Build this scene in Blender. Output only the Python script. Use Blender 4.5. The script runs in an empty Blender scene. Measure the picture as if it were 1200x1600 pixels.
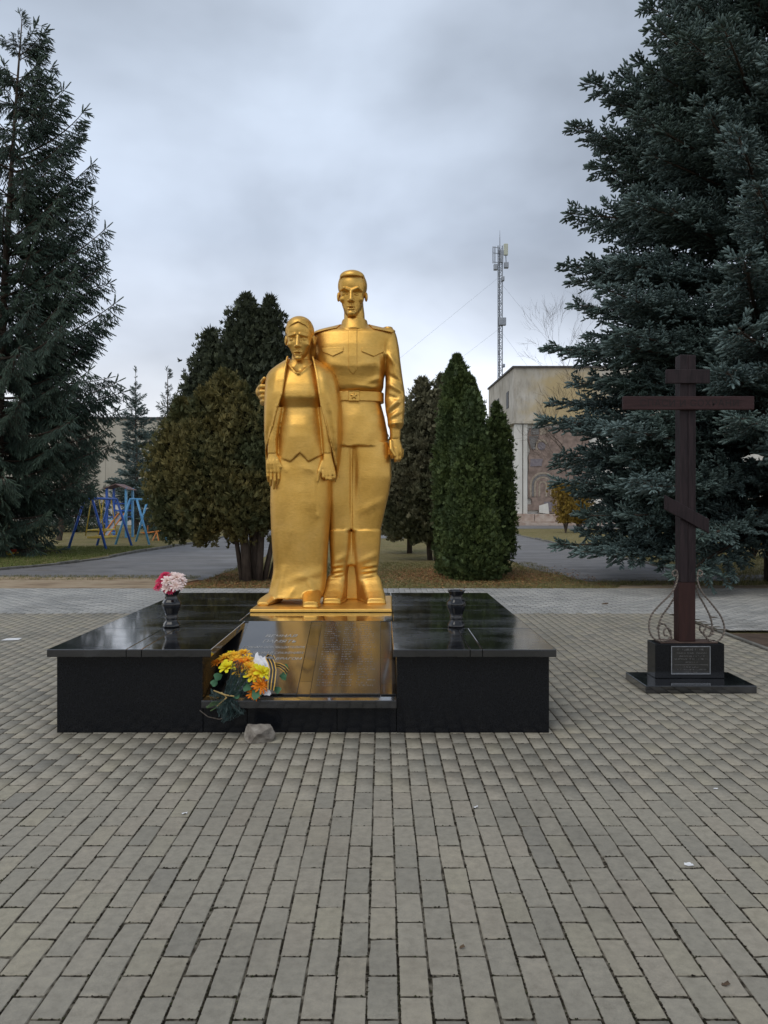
import bpy, math, random
import numpy as np
from mathutils import Vector, Matrix, Euler

R = math.radians
scene = bpy.context.scene
C = scene.collection

# ------------------------------------------------------------------ camera, sky, sun, exposure
FPX, HX, HY, EYE = 1150.0, 597.0, 791.0, 1.5      # focal length and vanishing point for a 1200 x 1600 frame
cam = bpy.data.cameras.new('camera')
cam.sensor_fit = 'HORIZONTAL'
cam.sensor_width = 36.0
cam.lens = 36.0 * FPX / 1200.0
cam.shift_x = (600 - HX) / 1200.0
cam.shift_y = -(800 - HY) / 1200.0
cam.clip_end = 3000
camo = bpy.data.objects.new('camera', cam)
camo.location = (0, 0, EYE)
camo.rotation_euler = (R(90), 0, 0)
C.objects.link(camo)
scene.camera = camo

SUN_EL, SUN_AZ = 55.0, 215.0                       # azimuth clockwise from +Y
world = bpy.data.worlds.new('World')
scene.world = world
world.use_nodes = True
wt = world.node_tree
wt.nodes.clear()
def wn(t): return wt.nodes.new(t)
w_out, w_bg, w_tc = wn('ShaderNodeOutputWorld'), wn('ShaderNodeBackground'), wn('ShaderNodeTexCoord')
w_sky = wn('ShaderNodeTexSky')
w_sky.sky_type = 'NISHITA'
w_sky.sun_disc = False
w_sky.sun_elevation = R(SUN_EL)
w_sky.sun_rotation = R(SUN_AZ)
w_sk = wn('ShaderNodeVectorMath'); w_sk.operation = 'SCALE'; w_sk.inputs['Scale'].default_value = 0.085
wt.links.new(w_sky.outputs[0], w_sk.inputs[0])
w_sep = wn('ShaderNodeSeparateXYZ'); wt.links.new(w_tc.outputs['Generated'], w_sep.inputs[0])
w_ramp = wn('ShaderNodeValToRGB')
cr = w_ramp.color_ramp
cr.elements[0].position = 0.0; cr.elements[0].color = (0.88, 0.90, 0.94, 1)
cr.elements[1].position = 1.0; cr.elements[1].color = (0.46, 0.505, 0.58, 1)
for p, c in ((0.12, (0.90, 0.92, 0.97, 1)), (0.20, (0.66, 0.71, 0.80, 1)), (0.34, (0.50, 0.565, 0.67, 1)), (0.52, (0.43, 0.49, 0.58, 1))):
    e = cr.elements.new(p); e.color = c
wt.links.new(w_sep.outputs['Z'], w_ramp.inputs[0])
w_map = wn('ShaderNodeMapping'); w_map.inputs['Scale'].default_value = (1.0, 1.0, 1.7)
w_map.inputs['Location'].default_value = (0.35, 0.1, 0.0)
wt.links.new(w_tc.outputs['Generated'], w_map.inputs[0])
w_no = wn('ShaderNodeTexNoise'); w_no.inputs['Scale'].default_value = 2.2; w_no.inputs['Detail'].default_value = 5; w_no.inputs['Roughness'].default_value = 0.46
w_no.inputs['Distortion'].default_value = 0.15
wt.links.new(w_map.outputs[0], w_no.inputs['Vector'])
w_mr = wn('ShaderNodeMapRange'); w_mr.inputs['From Min'].default_value = 0.33; w_mr.inputs['From Max'].default_value = 0.67
w_mr.inputs['To Min'].default_value = 0.62; w_mr.inputs['To Max'].default_value = 1.34
wt.links.new(w_no.outputs['Fac'], w_mr.inputs['Value'])
w_cl = wn('ShaderNodeVectorMath'); w_cl.operation = 'SCALE'
wt.links.new(w_ramp.outputs[0], w_cl.inputs[0]); wt.links.new(w_mr.outputs[0], w_cl.inputs['Scale'])
w_mix = wn('ShaderNodeMixRGB'); w_mix.inputs[0].default_value = 0.88
wt.links.new(w_sk.outputs[0], w_mix.inputs[1]); wt.links.new(w_cl.outputs[0], w_mix.inputs[2])
wt.links.new(w_mix.outputs[0], w_bg.inputs[0]); w_bg.inputs[1].default_value = 1.0
wt.links.new(w_bg.outputs[0], w_out.inputs[0])

sun = bpy.data.lights.new('sun', 'SUN')
sun.energy = 0.85
sun.angle = R(40)
sun.color = (1.0, 0.95, 0.86)
suno = bpy.data.objects.new('sun', sun)
_d = Vector((math.sin(R(SUN_AZ)) * math.cos(R(SUN_EL)), math.cos(R(SUN_AZ)) * math.cos(R(SUN_EL)), math.sin(R(SUN_EL))))
suno.rotation_euler = (-_d).to_track_quat('-Z', 'Y').to_euler()
suno.location = (0, 0, 30)
C.objects.link(suno)

vs = scene.view_settings
scene.display_settings.display_device = 'sRGB'
vs.view_transform = 'Standard'
vs.look = 'None'
vs.exposure = 0.4
vs.gamma = 1.0
vs.use_curve_mapping = False

# ------------------------------------------------------------------ helpers
def at(x, y, Y):
    """world point at depth Y seen at photo pixel (x, y)"""
    return Vector(((x - HX) * Y / FPX, Y, EYE - (y - HY) * Y / FPX))
def gx(x, Y): return (x - HX) * Y / FPX
def gz(y, Y): return EYE - (y - HY) * Y / FPX

def tag(o, label=None, cat=None, group=None, kind=None):
    if label: o['label'] = label
    if cat: o['category'] = cat
    if group: o['group'] = group
    if kind: o['kind'] = kind
    return o

def empty(name, loc=(0, 0, 0), label=None, cat=None, group=None):
    o = bpy.data.objects.new(name, None)
    o.location = loc
    o.empty_display_size = 0.1
    C.objects.link(o)
    return tag(o, label, cat, group)

def link_mesh(name, me, mat=None, parent=None, smooth=False):
    if mat is not None and not me.materials:
        me.materials.append(mat)
    if smooth and len(me.polygons):
        me.polygons.foreach_set('use_smooth', np.ones(len(me.polygons), bool))
    o = bpy.data.objects.new(name, me)
    C.objects.link(o)
    if parent is not None:
        o.parent = parent
        base = Vector((0, 0, 0))
        p = parent
        while p is not None:
            base += p.location
            p = p.parent
        o.location = -base          # meshes are written in world coordinates, things never rotate after building
    return o

def np_mesh(name, V, F, tint=None):
    """mesh from an (n,3) vertex array and an (m,3|4) face array; tint is per vertex"""
    V = np.ascontiguousarray(V, np.float32); F = np.ascontiguousarray(F, np.int32)
    me = bpy.data.meshes.new(name)
    k = F.shape[1]
    me.vertices.add(len(V)); me.vertices.foreach_set('co', V.ravel())
    me.loops.add(F.size); me.loops.foreach_set('vertex_index', F.ravel())
    me.polygons.add(len(F)); me.polygons.foreach_set('loop_start', np.arange(0, F.size, k, dtype=np.int32))
    me.update(calc_edges=True)
    if tint is not None:
        a = me.attributes.new('tint', 'FLOAT', 'POINT')
        a.data.foreach_set('value', np.ascontiguousarray(tint, np.float32))
    return me

class MB:
    def __init__(s): s.v = []; s.f = []
    def quad(s, a, b, c, d):
        i = len(s.v); s.v += [tuple(a), tuple(b), tuple(c), tuple(d)]; s.f.append((i, i+1, i+2, i+3))
        return s
    def box(s, x0, x1, y0, y1, z0, z1, rz=0, c=None):
        i = len(s.v)
        P = [(x, y, z) for z in (z0, z1) for y in (y0, y1) for x in (x0, x1)]
        if rz:
            cx, cy = c if c else ((x0+x1)/2, (y0+y1)/2)
            co, si = math.cos(rz), math.sin(rz)
            P = [(cx+(x-cx)*co-(y-cy)*si, cy+(x-cx)*si+(y-cy)*co, z) for x, y, z in P]
        s.v += P
        s.f += [(i, i+2, i+3, i+1), (i+4, i+5, i+7, i+6), (i, i+1, i+5, i+4), (i+2, i+6, i+7, i+3), (i, i+4, i+6, i+2), (i+1, i+3, i+7, i+5)]
        return s
    def prism(s, A, B):
        """two matching rings of points"""
        n = len(A); i = len(s.v)
        s.v += [tuple(p) for p in A] + [tuple(p) for p in B]
        s.f.append(tuple(range(i, i+n))); s.f.append(tuple(reversed(range(i+n, i+2*n))))
        for k in range(n):
            k2 = (k+1) % n
            s.f.append((i+k, i+n+k, i+n+k2, i+k2))
        return s
    def tube(s, pts, rad, seg=8, cap=True, twist=0.0):
        pts = [Vector(p) for p in pts]
        if not hasattr(rad, '__len__'): rad = [rad]*len(pts)
        i0 = len(s.v); up = None
        for k, p in enumerate(pts):
            t = (pts[min(k+1, len(pts)-1)] - pts[max(k-1, 0)])
            if t.length < 1e-9: t = Vector((0, 0, 1))
            t.normalize()
            if up is None:
                up = Vector((0, 0, 1)) if abs(t.z) < .9 else Vector((1, 0, 0))
            a = up - t*up.dot(t)
            if a.length < 1e-6: a = t.orthogonal()
            a.normalize(); b = t.cross(a); up = a
            for j in range(seg):
                th = 2*math.pi*j/seg + twist*k
                s.v.append(tuple(p + (a*math.cos(th)+b*math.sin(th))*rad[k]))
        for k in range(len(pts)-1):
            for j in range(seg):
                j2 = (j+1) % seg
                s.f.append((i0+k*seg+j, i0+k*seg+j2, i0+(k+1)*seg+j2, i0+(k+1)*seg+j))
        if cap:
            s.f.append(tuple(reversed(range(i0, i0+seg))))
            e = i0+(len(pts)-1)*seg
            s.f.append(tuple(range(e, e+seg)))
        return s
    def lathe(s, prof, seg, c, ripple=None):
        i0 = len(s.v); n = len(prof)
        for k, (r, z) in enumerate(prof):
            for j in range(seg):
                th = 2*math.pi*j/seg
                rr = r*(ripple(th, k/(n-1)) if ripple else 1)
                s.v.append((c[0]+rr*math.cos(th), c[1]+rr*math.sin(th), c[2]+z))
        for k in range(n-1):
            for j in range(seg):
                j2 = (j+1) % seg
                s.f.append((i0+k*seg+j, i0+k*seg+j2, i0+(k+1)*seg+j2, i0+(k+1)*seg+j))
        s.f.append(tuple(reversed(range(i0, i0+seg))))
        s.f.append(tuple(range(i0+(n-1)*seg, i0+n*seg)))
        return s
    def build(s, name, mat, parent=None, smooth=False, bevel=0, seg=2):
        me = bpy.data.meshes.new(name)
        me.from_pydata(s.v, [], s.f); me.update()
        o = link_mesh(name, me, mat, parent, smooth)
        if bevel:
            m = o.modifiers.new('bevel', 'BEVEL'); m.width = bevel; m.segments = seg; m.limit_method = 'ANGLE'; m.angle_limit = R(35)
        return o

def new_mat(name):
    m = bpy.data.materials.new(name); m.use_nodes = True
    nt = m.node_tree
    b = nt.nodes['Principled BSDF']
    return m, nt, b

def ramp(nt, stops):
    r = nt.nodes.new('ShaderNodeValToRGB'); e = r.color_ramp.elements
    e[0].position, e[0].color = stops[0][0], (*stops[0][1], 1)
    e[1].position, e[1].color = stops[-1][0], (*stops[-1][1], 1)
    for p, c in stops[1:-1]:
        n = e.new(p); n.color = (*c, 1)
    return r

def noise(nt, scale, detail=5, rough=.55, coord='Object', stretch=None, dist=0):
    tc = nt.nodes.new('ShaderNodeTexCoord'); n = nt.nodes.new('ShaderNodeTexNoise')
    n.inputs['Scale'].default_value = scale; n.inputs['Detail'].default_value = detail; n.inputs['Roughness'].default_value = rough
    n.inputs['Distortion'].default_value = dist
    if coord == 'World':
        g = nt.nodes.new('ShaderNodeNewGeometry'); src = g.outputs['Position']
    else:
        src = tc.outputs[coord]
    if stretch:
        mp = nt.nodes.new('ShaderNodeMapping'); mp.inputs['Scale'].default_value = stretch
        nt.links.new(src, mp.inputs[0]); src = mp.outputs[0]
    nt.links.new(src, n.inputs['Vector'])
    return n

def pbr(name, stops, scale=6, rough=(.6, .6), metal=0.0, bump=0.0, bscale=40, detail=6, spec=.5, coord='World', stretch=None, rscale=None, bdist=.01, coat=None):
    """procedural Principled: colours from noise, roughness range from another noise, bump from a third"""
    m, nt, b = new_mat(name)
    if len(stops[0]) == 3:
        stops = [(0.3, stops[0]), (0.7, stops[1])] if len(stops) == 2 else [(.25+.5*i/(len(stops)-1), c) for i, c in enumerate(stops)]
    n = noise(nt, scale, detail, coord=coord, stretch=stretch)
    r = ramp(nt, stops); nt.links.new(n.outputs['Fac'], r.inputs[0]); nt.links.new(r.outputs[0], b.inputs['Base Color'])
    if rough[0] != rough[1]:
        n2 = noise(nt, rscale or scale*1.7, 4, coord=coord, stretch=stretch)
        mr = nt.nodes.new('ShaderNodeMapRange'); mr.inputs['From Min'].default_value = .32; mr.inputs['From Max'].default_value = .68
        mr.inputs['To Min'].default_value, mr.inputs['To Max'].default_value = rough
        nt.links.new(n2.outputs['Fac'], mr.inputs['Value']); nt.links.new(mr.outputs[0], b.inputs['Roughness'])
    else:
        b.inputs['Roughness'].default_value = rough[0]
    b.inputs['Metallic'].default_value = metal
    b.inputs['Specular IOR Level'].default_value = spec
    if coat:
        b.inputs['Coat Weight'].default_value = 1.0; b.inputs['Coat IOR'].default_value = coat[0]; b.inputs['Coat Roughness'].default_value = coat[1]
    if bump:
        n3 = noise(nt, bscale, 6, .6, coord=coord, stretch=stretch)
        bp = nt.nodes.new('ShaderNodeBump'); bp.inputs['Strength'].default_value = bump; bp.inputs['Distance'].default_value = bdist
        nt.links.new(n3.outputs['Fac'], bp.inputs['Height']); nt.links.new(bp.outputs[0], b.inputs['Normal'])
    return m

def tint_mat(name, stops, rough=.65, spec=.25, source='tint', trans=0.0, patch=None):
    """colour chosen by the per-vertex tint (or by the object's own random number)"""
    m, nt, b = new_mat(name)
    r = ramp(nt, stops)
    if source == 'tint':
        a = nt.nodes.new('ShaderNodeAttribute'); a.attribute_name = 'tint'; src = a.outputs['Fac']
    else:
        a = nt.nodes.new('ShaderNodeObjectInfo'); src = a.outputs['Random']
    nt.links.new(src, r.inputs[0])
    out = r.outputs[0]
    if patch:
        n = noise(nt, patch[0], 3, coord='World')
        r2 = ramp(nt, [(.42, (0, 0, 0)), (.62, (1, 1, 1))]); nt.links.new(n.outputs['Fac'], r2.inputs[0])
        mx = nt.nodes.new('ShaderNodeMixRGB'); mx.inputs[2].default_value = (*patch[1], 1)
        ml = nt.nodes.new('ShaderNodeMath'); ml.operation = 'MULTIPLY'; ml.inputs[1].default_value = patch[2]
        nt.links.new(r2.outputs[0], ml.inputs[0]); nt.links.new(ml.outputs[0], mx.inputs[0]); nt.links.new(out, mx.inputs[1]); out = mx.outputs[0]
    nt.links.new(out, b.inputs['Base Color'])
    b.inputs['Roughness'].default_value = rough
    b.inputs['Specular IOR Level'].default_value = spec
    if trans:
        tr = nt.nodes.new('ShaderNodeBsdfTranslucent'); nt.links.new(out, tr.inputs[0])
        mxs = nt.nodes.new('ShaderNodeMixShader'); mxs.inputs[0].default_value = trans
        nt.links.new(b.outputs[0], mxs.inputs[1]); nt.links.new(tr.outputs[0], mxs.inputs[2])
        nt.links.new(mxs.outputs[0], nt.nodes['Material Output'].inputs[0])
    return m

# ------------------------------------------------------------------ ground, paths, paving
rng = np.random.default_rng(11)
random.seed(5)

def ground_mat():
    m, nt, b = new_mat('lawn')
    n1 = noise(nt, .55, 6, .6, 'World'); n2 = noise(nt, 9, 6, .65, 'World'); n3 = noise(nt, 60, 3, .6, 'World')
    r1 = ramp(nt, [(.30, (.15, .145, .055)), (.45, (.215, .185, .090)), (.58, (.19, .165, .075)), (.72, (.135, .15, .048))])
    r2 = ramp(nt, [(.3, (.62, .60, .55)), (.7, (1.25, 1.2, 1.1))])
    nt.links.new(n1.outputs['Fac'], r1.inputs[0]); nt.links.new(n2.outputs['Fac'], r2.inputs[0])
    mx = nt.nodes.new('ShaderNodeMixRGB'); mx.blend_type = 'MULTIPLY'; mx.inputs[0].default_value = 1
    nt.links.new(r1.outputs[0], mx.inputs[1]); nt.links.new(r2.outputs[0], mx.inputs[2])
    # rusty fallen needles under the thujas
    g = nt.nodes.new('ShaderNodeNewGeometry')
    sp = nt.nodes.new('ShaderNodeVectorMath'); sp.operation = 'DISTANCE'; sp.inputs[1].default_value = (1.9, 16.6, 0)
    nt.links.new(g.outputs['Position'], sp.inputs[0])
    sp2 = nt.nodes.new('ShaderNodeVectorMath'); sp2.operation = 'DISTANCE'; sp2.inputs[1].default_value = (-2.8, 15.6, 0)
    nt.links.new(g.outputs['Position'], sp2.inputs[0])
    mn = nt.nodes.new('ShaderNodeMath'); mn.operation = 'MINIMUM'
    nt.links.new(sp.outputs['Value'], mn.inputs[0]); nt.links.new(sp2.outputs['Value'], mn.inputs[1])
    mr = nt.nodes.new('ShaderNodeMapRange'); mr.inputs['From Min'].default_value = 2.6; mr.inputs['From Max'].default_value = .7
    nt.links.new(mn.outputs[0], mr.inputs['Value'])
    n4 = noise(nt, 2.2, 6, .7, 'World')
    ad = nt.nodes.new('ShaderNodeMath'); ad.operation = 'MULTIPLY'; nt.links.new(mr.outputs[0], ad.inputs[0]); nt.links.new(n4.outputs['Fac'], ad.inputs[1])
    r4 = ramp(nt, [(.10, (0, 0, 0)), (.34, (1, 1, 1))]); nt.links.new(ad.outputs[0], r4.inputs[0])
    rl = ramp(nt, [(.3, (.15, .060, .030)), (.7, (.36, .175, .070))]); nt.links.new(n2.outputs['Fac'], rl.inputs[0])
    mx2 = nt.nodes.new('ShaderNodeMixRGB'); nt.links.new(r4.outputs[0], mx2.inputs[0]); nt.links.new(mx.outputs[0], mx2.inputs[1]); nt.links.new(rl.outputs[0], mx2.inputs[2])
    nt.links.new(mx2.outputs[0], b.inputs['Base Color'])
    b.inputs['Roughness'].default_value = .9; b.inputs['Specular IOR Level'].default_value = .15
    bp = nt.nodes.new('ShaderNodeBump'); bp.inputs['Strength'].default_value = .8; bp.inputs['Distance'].default_value = .03
    nt.links.new(n3.outputs['Fac'], bp.inputs['Height']); nt.links.new(bp.outputs[0], b.inputs['Normal'])
    return m

M = {}
M['lawn'] = ground_mat()
M['asphalt'] = pbr('asphalt', [(.28, (.075, .073, .076)), (.42, (.135, .130, .130)), (.52, (.165, .158, .155)), (.62, (.125, .118, .112)), (.76, (.185, .160, .125))], 2.1, (.5, .85), bump=.8, bscale=40, spec=.5, rscale=.8, stretch=(.55, 1.4, 1))
M['sand'] = pbr('sandy_dirt', [(.28, (.12, .085, .055)), (.42, (.29, .215, .14)), (.58, (.37, .29, .20)), (.72, (.19, .15, .085))], 1.9, (.85, .95), bump=.6, bscale=35, spec=.2, stretch=(.6, 1.6, 1))
M['soil'] = pbr('soil', [(.055, .038, .028), (.10, .07, .05)], 6, (.9, .95), bump=.8, bscale=25, spec=.2)
M['joint'] = pbr('joint_dirt', [(.32, (.020, .016, .011)), (.46, (.050, .042, .030)), (.56, (.12, .105, .080)), (.72, (.21, .19, .15))], 30, (.9, .95), bump=.8, bscale=120, spec=.15)
M['kerb'] = pbr('kerb_concrete', [(.07, .066, .055), (.20, .19, .165)], 5, (.8, .9), bump=.4, bscale=40)

def sheet(name, pts, z, mat, rough_edge=0.0, step=.5, kind='structure'):
    P = []
    n = len(pts)
    for k in range(n):
        a = Vector(pts[k]); b = Vector(pts[(k+1) % n]); L = (b-a).length
        m = max(1, int(L/step)) if rough_edge else 1
        t = (b-a).normalized(); nn = Vector((-t.y, t.x))
        for j in range(m):
            p = a+(b-a)*(j/m)
            if rough_edge and j: p = p + nn*random.uniform(-1, 1)*rough_edge
            P.append((p.x, p.y, z))
    me = bpy.data.meshes.new(name); me.from_pydata(P, [], [tuple(range(len(P)))]); me.update()
    o = link_mesh(name, me, mat)
    o['kind'] = kind
    return o

sheet('ground', [(-900, -300), (900, -300), (900, 1500), (-900, 1500)], -.035, M['lawn'])
# asphalt: a walk on either side of the middle bed, joined by a cross walk behind the paved square
sheet('asphalt_path', [(-30, 15.6), (-12, 15.9), (-3.7, 15.2), (-3.6, 20), (-3.5, 36), (-3.5, 50), (-8.0, 50), (-8.0, 46), (-7.6, 31), (-8.05, 24), (-8.1, 21), (-8.4, 19.2), (-9.3, 17.1), (-13, 16.3), (-30, 16.2)], -.027, M['asphalt'], .09, .6)
sheet('asphalt_path', [(4.2, 15.0), (9, 15.1), (30, 15.0), (30, 16.2), (7.0, 16.4), (7.1, 40), (7.1, 50), (3.5, 50), (3.5, 34), (3.7, 17.5)], -.027, M['asphalt'], .09, .6)
sheet('asphalt_path', [(-3.4, 35), (3.4, 35), (3.4, 50), (-3.4, 50)], -.023, M['asphalt'])
sheet('asphalt_path', [(-9, 50), (30, 50), (30, 58.4), (-9, 58.4)], -.0225, M['asphalt'])
sheet('dirt_strip', [(-30, 13.42), (-4.0, 13.42), (-3.8, 15.3), (-6.5, 15.75), (-12, 15.95), (-30, 15.6)], -.020, M['sand'], .16, .35)
sheet('dirt_strip', [(4.2, 13.42), (30, 13.42), (30, 14.4), (10, 14.3), (4.6, 14.15)], -.020, M['sand'], .14, .35)

# kerbs of the playground lawn and of the right lawn, stone by stone
def kerb_line(pts, label, seg=1.0):
    k = empty('kerb', (pts[0][0], pts[0][1], -.03), label, 'kerb')
    P = [Vector(p) for p in pts]
    for a, b in zip(P[:-1], P[1:]):
        L = (b-a).length; m = max(1, round(L/seg)); t = (b-a)/L
        for j in range(m):
            c = a+t*(L*(j+.5)/m)
            hz = .03+random.uniform(-.025, .03)
            MB().box(c.x-L/m/2+.008, c.x+L/m/2-.008, c.y-.05, c.y+.05, -.1, hz, rz=math.atan2(t.y, t.x)+random.uniform(-.02, .02), c=(c.x, c.y)).build('kerb_stone', M['kerb'], k, bevel=.012)
    return k
kerb_line([(-16, 15.75), (-13, 16.35), (-9.3, 17.15), (-8.45, 19.2), (-8.15, 21), (-8.1, 24), (-7.65, 31), (-8.0, 46)], 'low grey concrete kerb edging the playground lawn', 1.0)
kerb_line([(7.05, 17), (7.05, 22), (7.1, 28), (7.12, 40)], 'pale concrete kerb along right asphalt walk behind the cross', 1.0)

# --- pavers
PW, PL, X0, Y0 = .0985, .2005, -.046, 2.152
def paver_mat(name, source, base, wet):
    m, nt, b = new_mat(name)
    if source == 'tint':
        a = nt.nodes.new('ShaderNodeAttribute'); a.attribute_name = 'tint'; src = a.outputs['Fac']
    else:
        a = nt.nodes.new('ShaderNodeObjectInfo'); src = a.outputs['Random']
    r = ramp(nt, base); nt.links.new(src, r.inputs[0])
    n1 = noise(nt, .9, 6, .62, 'World'); n2 = noise(nt, 26, 6, .7, 'World'); n3 = noise(nt, 420, 3, .6, 'World')
    r1 = ramp(nt, [(.3, (.74, .735, .72)), (.5, (.96, .955, .94)), (.7, (1.06, 1.05, 1.02))]); nt.links.new(n1.outputs['Fac'], r1.inputs[0])
    r2 = ramp(nt, [(.28, (.76, .75, .73)), (.52, (1.0, 1.0, 1.0)), (.74, (1.18, 1.17, 1.13))]); nt.links.new(n2.outputs['Fac'], r2.inputs[0])
    r3 = ramp(nt, [(.30, (.80, .80, .80)), (.5, (1, 1, 1)), (.70, (1.15, 1.15, 1.13)), (.78, (1.7, 1.7, 1.65))]); nt.links.new(n3.outputs['Fac'], r3.inputs[0])
    out = r.outputs[0]
    for q in (r1, r2, r3):
        mx = nt.nodes.new('ShaderNodeMixRGB'); mx.blend_type = 'MULTIPLY'; mx.inputs[0].default_value = 1
        nt.links.new(out, mx.inputs[1]); nt.links.new(q.outputs[0], mx.inputs[2]); out = mx.outputs[0]
    nt.links.new(out, b.inputs['Base Color'])
    mr = nt.nodes.new('ShaderNodeMapRange'); mr.inputs['From Min'].default_value = .35; mr.inputs['From Max'].default_value = .65
    mr.inputs['To Min'].default_value, mr.inputs['To Max'].default_value = wet
    nt.links.new(n1.outputs['Fac'], mr.inputs['Value']); nt.links.new(mr.outputs[0], b.inputs['Roughness'])
    b.inputs['Specular IOR Level'].default_value = .45
    bp = nt.nodes.new('ShaderNodeBump'); bp.inputs['Strength'].default_value = .35; bp.inputs['Distance'].default_value = .002
    nt.links.new(n3.outputs['Fac'], bp.inputs['Height']); nt.links.new(bp.outputs[0], b.inputs['Normal'])
    return m
PAVE = [(0, (.248, .231, .190)), (.15, (.270, .249, .204)), (.35, (.283, .260, .212)), (.55, (.290, .265, .215)), (.75, (.297, .266, .215)), (.88, (.305, .277, .212)), (.95, (.262, .243, .199)), (.985, (.235, .219, .183)), (1, (.210, .197, .166))]
PAVE2 = [(0, (.30, .30, .295)), (.5, (.37, .365, .35)), (1, (.44, .43, .41))]
M['paver'] = paver_mat('paver', 'random', PAVE, (.55, .78))
M['paver_mass'] = paver_mat('paver_field', 'tint', PAVE, (.55, .78))
M['paver_outer'] = paver_mat('paver_pale', 'tint', PAVE2, (.38, .6))

def paver_geo(v):
    """one paver about its centre: flat top, worn arris, skirt; 12 quads"""
    r = np.random.default_rng(v)
    hw, hl = PW/2-.0017, PL/2-.0031
    ring = []
    base = [(-hw, -hl), (0, -hl), (hw, -hl), (hw, 0), (hw, hl), (0, hl), (-hw, hl), (-hw, 0)]
    jit = r.uniform(-.0008, .0008, (8, 2)); chip = r.uniform(.0022, .0048, 8)
    if v % 2: chip[r.integers(0, 8)] += .006
    top = [(x*(1-chip[i]/hw)+jit[i, 0], y*(1-chip[i]/hl)+jit[i, 1], 0.0) for i, (x, y) in enumerate(base)]
    mid = [(x+jit[i, 0], y+jit[i, 1], -.0060) for i, (x, y) in enumerate(base)]
    low = [(x*.99, y*.99, -.03) for x, y in base]
    V = top+mid+low
    F = [tuple(range(8))]
    for a in (0, 8):
        for i in range(8):
            j = (i+1) % 8
            F.append((a+i, a+8+i, a+8+j, a+j))
    return V, F
pav_meshes = []
for v in range(6):
    V, F = paver_geo(v)
    me = bpy.data.meshes.new('paver'); me.from_pydata(V, [], F); me.update(); me.materials.append(M['paver']); pav_meshes.append(me)

cells = []
for i in range(-122, 42):
    cx = X0+PW*(i+.5)
    if cx > 4.0: continue
    off = 0 if i % 2 == 0 else PL/2
    for j in range(-22, 42):
        cy = Y0+off+PL*(j+.5)
        if cy > 10.28: continue
        if -2.10 < cx < 1.05 and 4.98 < cy < 7.8: continue
        cells.append((cx, cy))
cells = np.array(cells)
inframe = (np.abs(cells[:, 0]*FPX/np.maximum(cells[:, 1], .1)+HX-600) < 640) & (cells[:, 1] > 2.06)
order = np.argsort(np.where(inframe, cells[:, 1], 1e3+np.abs(cells[:, 1])))
near, rest = cells[order[:300]], cells[order[300:]]
paving = sheet('paving', [(-12.2, -2.5), (4.02, -2.5), (4.02, 10.3), (-12.2, 10.3)], -.0027, M['joint'])
for k, (x, y) in enumerate(near):
    o = bpy.data.objects.new('paver', pav_meshes[int(rng.integers(0, 6))]); C.objects.link(o); o.parent = paving
    o.location = (x+rng.normal()*.0008, y+rng.normal()*.001, float(np.clip(rng.normal()*.0007, -.0011, .0014)))
    o.rotation_euler = (rng.normal()*.003, rng.normal()*.005, rng.normal()*.007+(math.pi if rng.random() < .5 else 0))

def paver_field(cells, w, l, swap=False):
    n = len(cells); hw, hl = (w/2-.0018, l/2-.0033) if l > w else (w/2-.0033, l/2-.0018)
    c = .0045
    T = np.array([(-hw+c, -hl+c, 0), (hw-c, -hl+c, 0), (hw-c, hl-c, 0), (-hw+c, hl-c, 0), (-hw, -hl, -.012), (hw, -hl, -.012), (hw, hl, -.012), (-hw, hl, -.012)])
    F = np.array([(0, 1, 2, 3), (0, 4, 5, 1), (1, 5, 6, 2), (2, 6, 7, 3), (3, 7, 4, 0)])
    a = rng.normal(0, .007, n); V = np.empty((n, 8, 3))
    V[:, :, 0] = T[:, 0]*np.cos(a)[:, None]-T[:, 1]*np.sin(a)[:, None]+cells[:, :1]
    V[:, :, 1] = T[:, 0]*np.sin(a)[:, None]+T[:, 1]*np.cos(a)[:, None]+cells[:, 1:2]
    V[:, :, 2] = T[:, 2]+np.clip(rng.normal(0, .0007, n), -.001, .0014)[:, None]+T[:, 0]*rng.normal(0, .005, n)[:, None]+T[:, 1]*rng.normal(0, .003, n)[:, None]
    t = np.repeat(rng.random(n), 8)
    return np_mesh('paver_field', V.reshape(-1, 3), (F[None]+(np.arange(n)*8)[:, None, None]).reshape(-1, 4), t)
o = link_mesh('paver_field', paver_field(rest, PW, PL), M['paver_mass'], paving); o['kind'] = 'stuff'

outer = []
for j in range(0, 60):
    cy = 8.92+PW*(j+.5)
    if cy > 13.42: break
    for i in range(-75, 75):
        cx = PL*(i+.5)+(PL/2 if j % 2 else 0)
        if cy < 10.33 and cx < 4.13: continue
        outer.append((cx, cy))
outer = np.array(outer)
pave2 = sheet('outer_paving', [(-15, 10.31), (4.04, 10.31), (4.04, 8.9), (15, 8.9), (15, 13.44), (-15, 13.44)], -.0027, M['joint'])
o = link_mesh('paver_field', paver_field(outer, PL, PW), M['paver_outer'], pave2); o['kind'] = 'stuff'
sheet('planting_bed', [(4.1, 3.0), (15, 3.0), (15, 8.86), (4.1, 8.86)], -.03, M['soil'], .0)
kb = empty('kerb', (4.06, 6, -.03), 'thin concrete edging between the near paving and the dark soil bed', 'kerb')
for k in range(6):
    MB().box(4.03, 4.08, 3+k*.98, 3.97+k*.98, -.1, .012).build('kerb_stone', M['kerb'], kb, bevel=.006)

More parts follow.
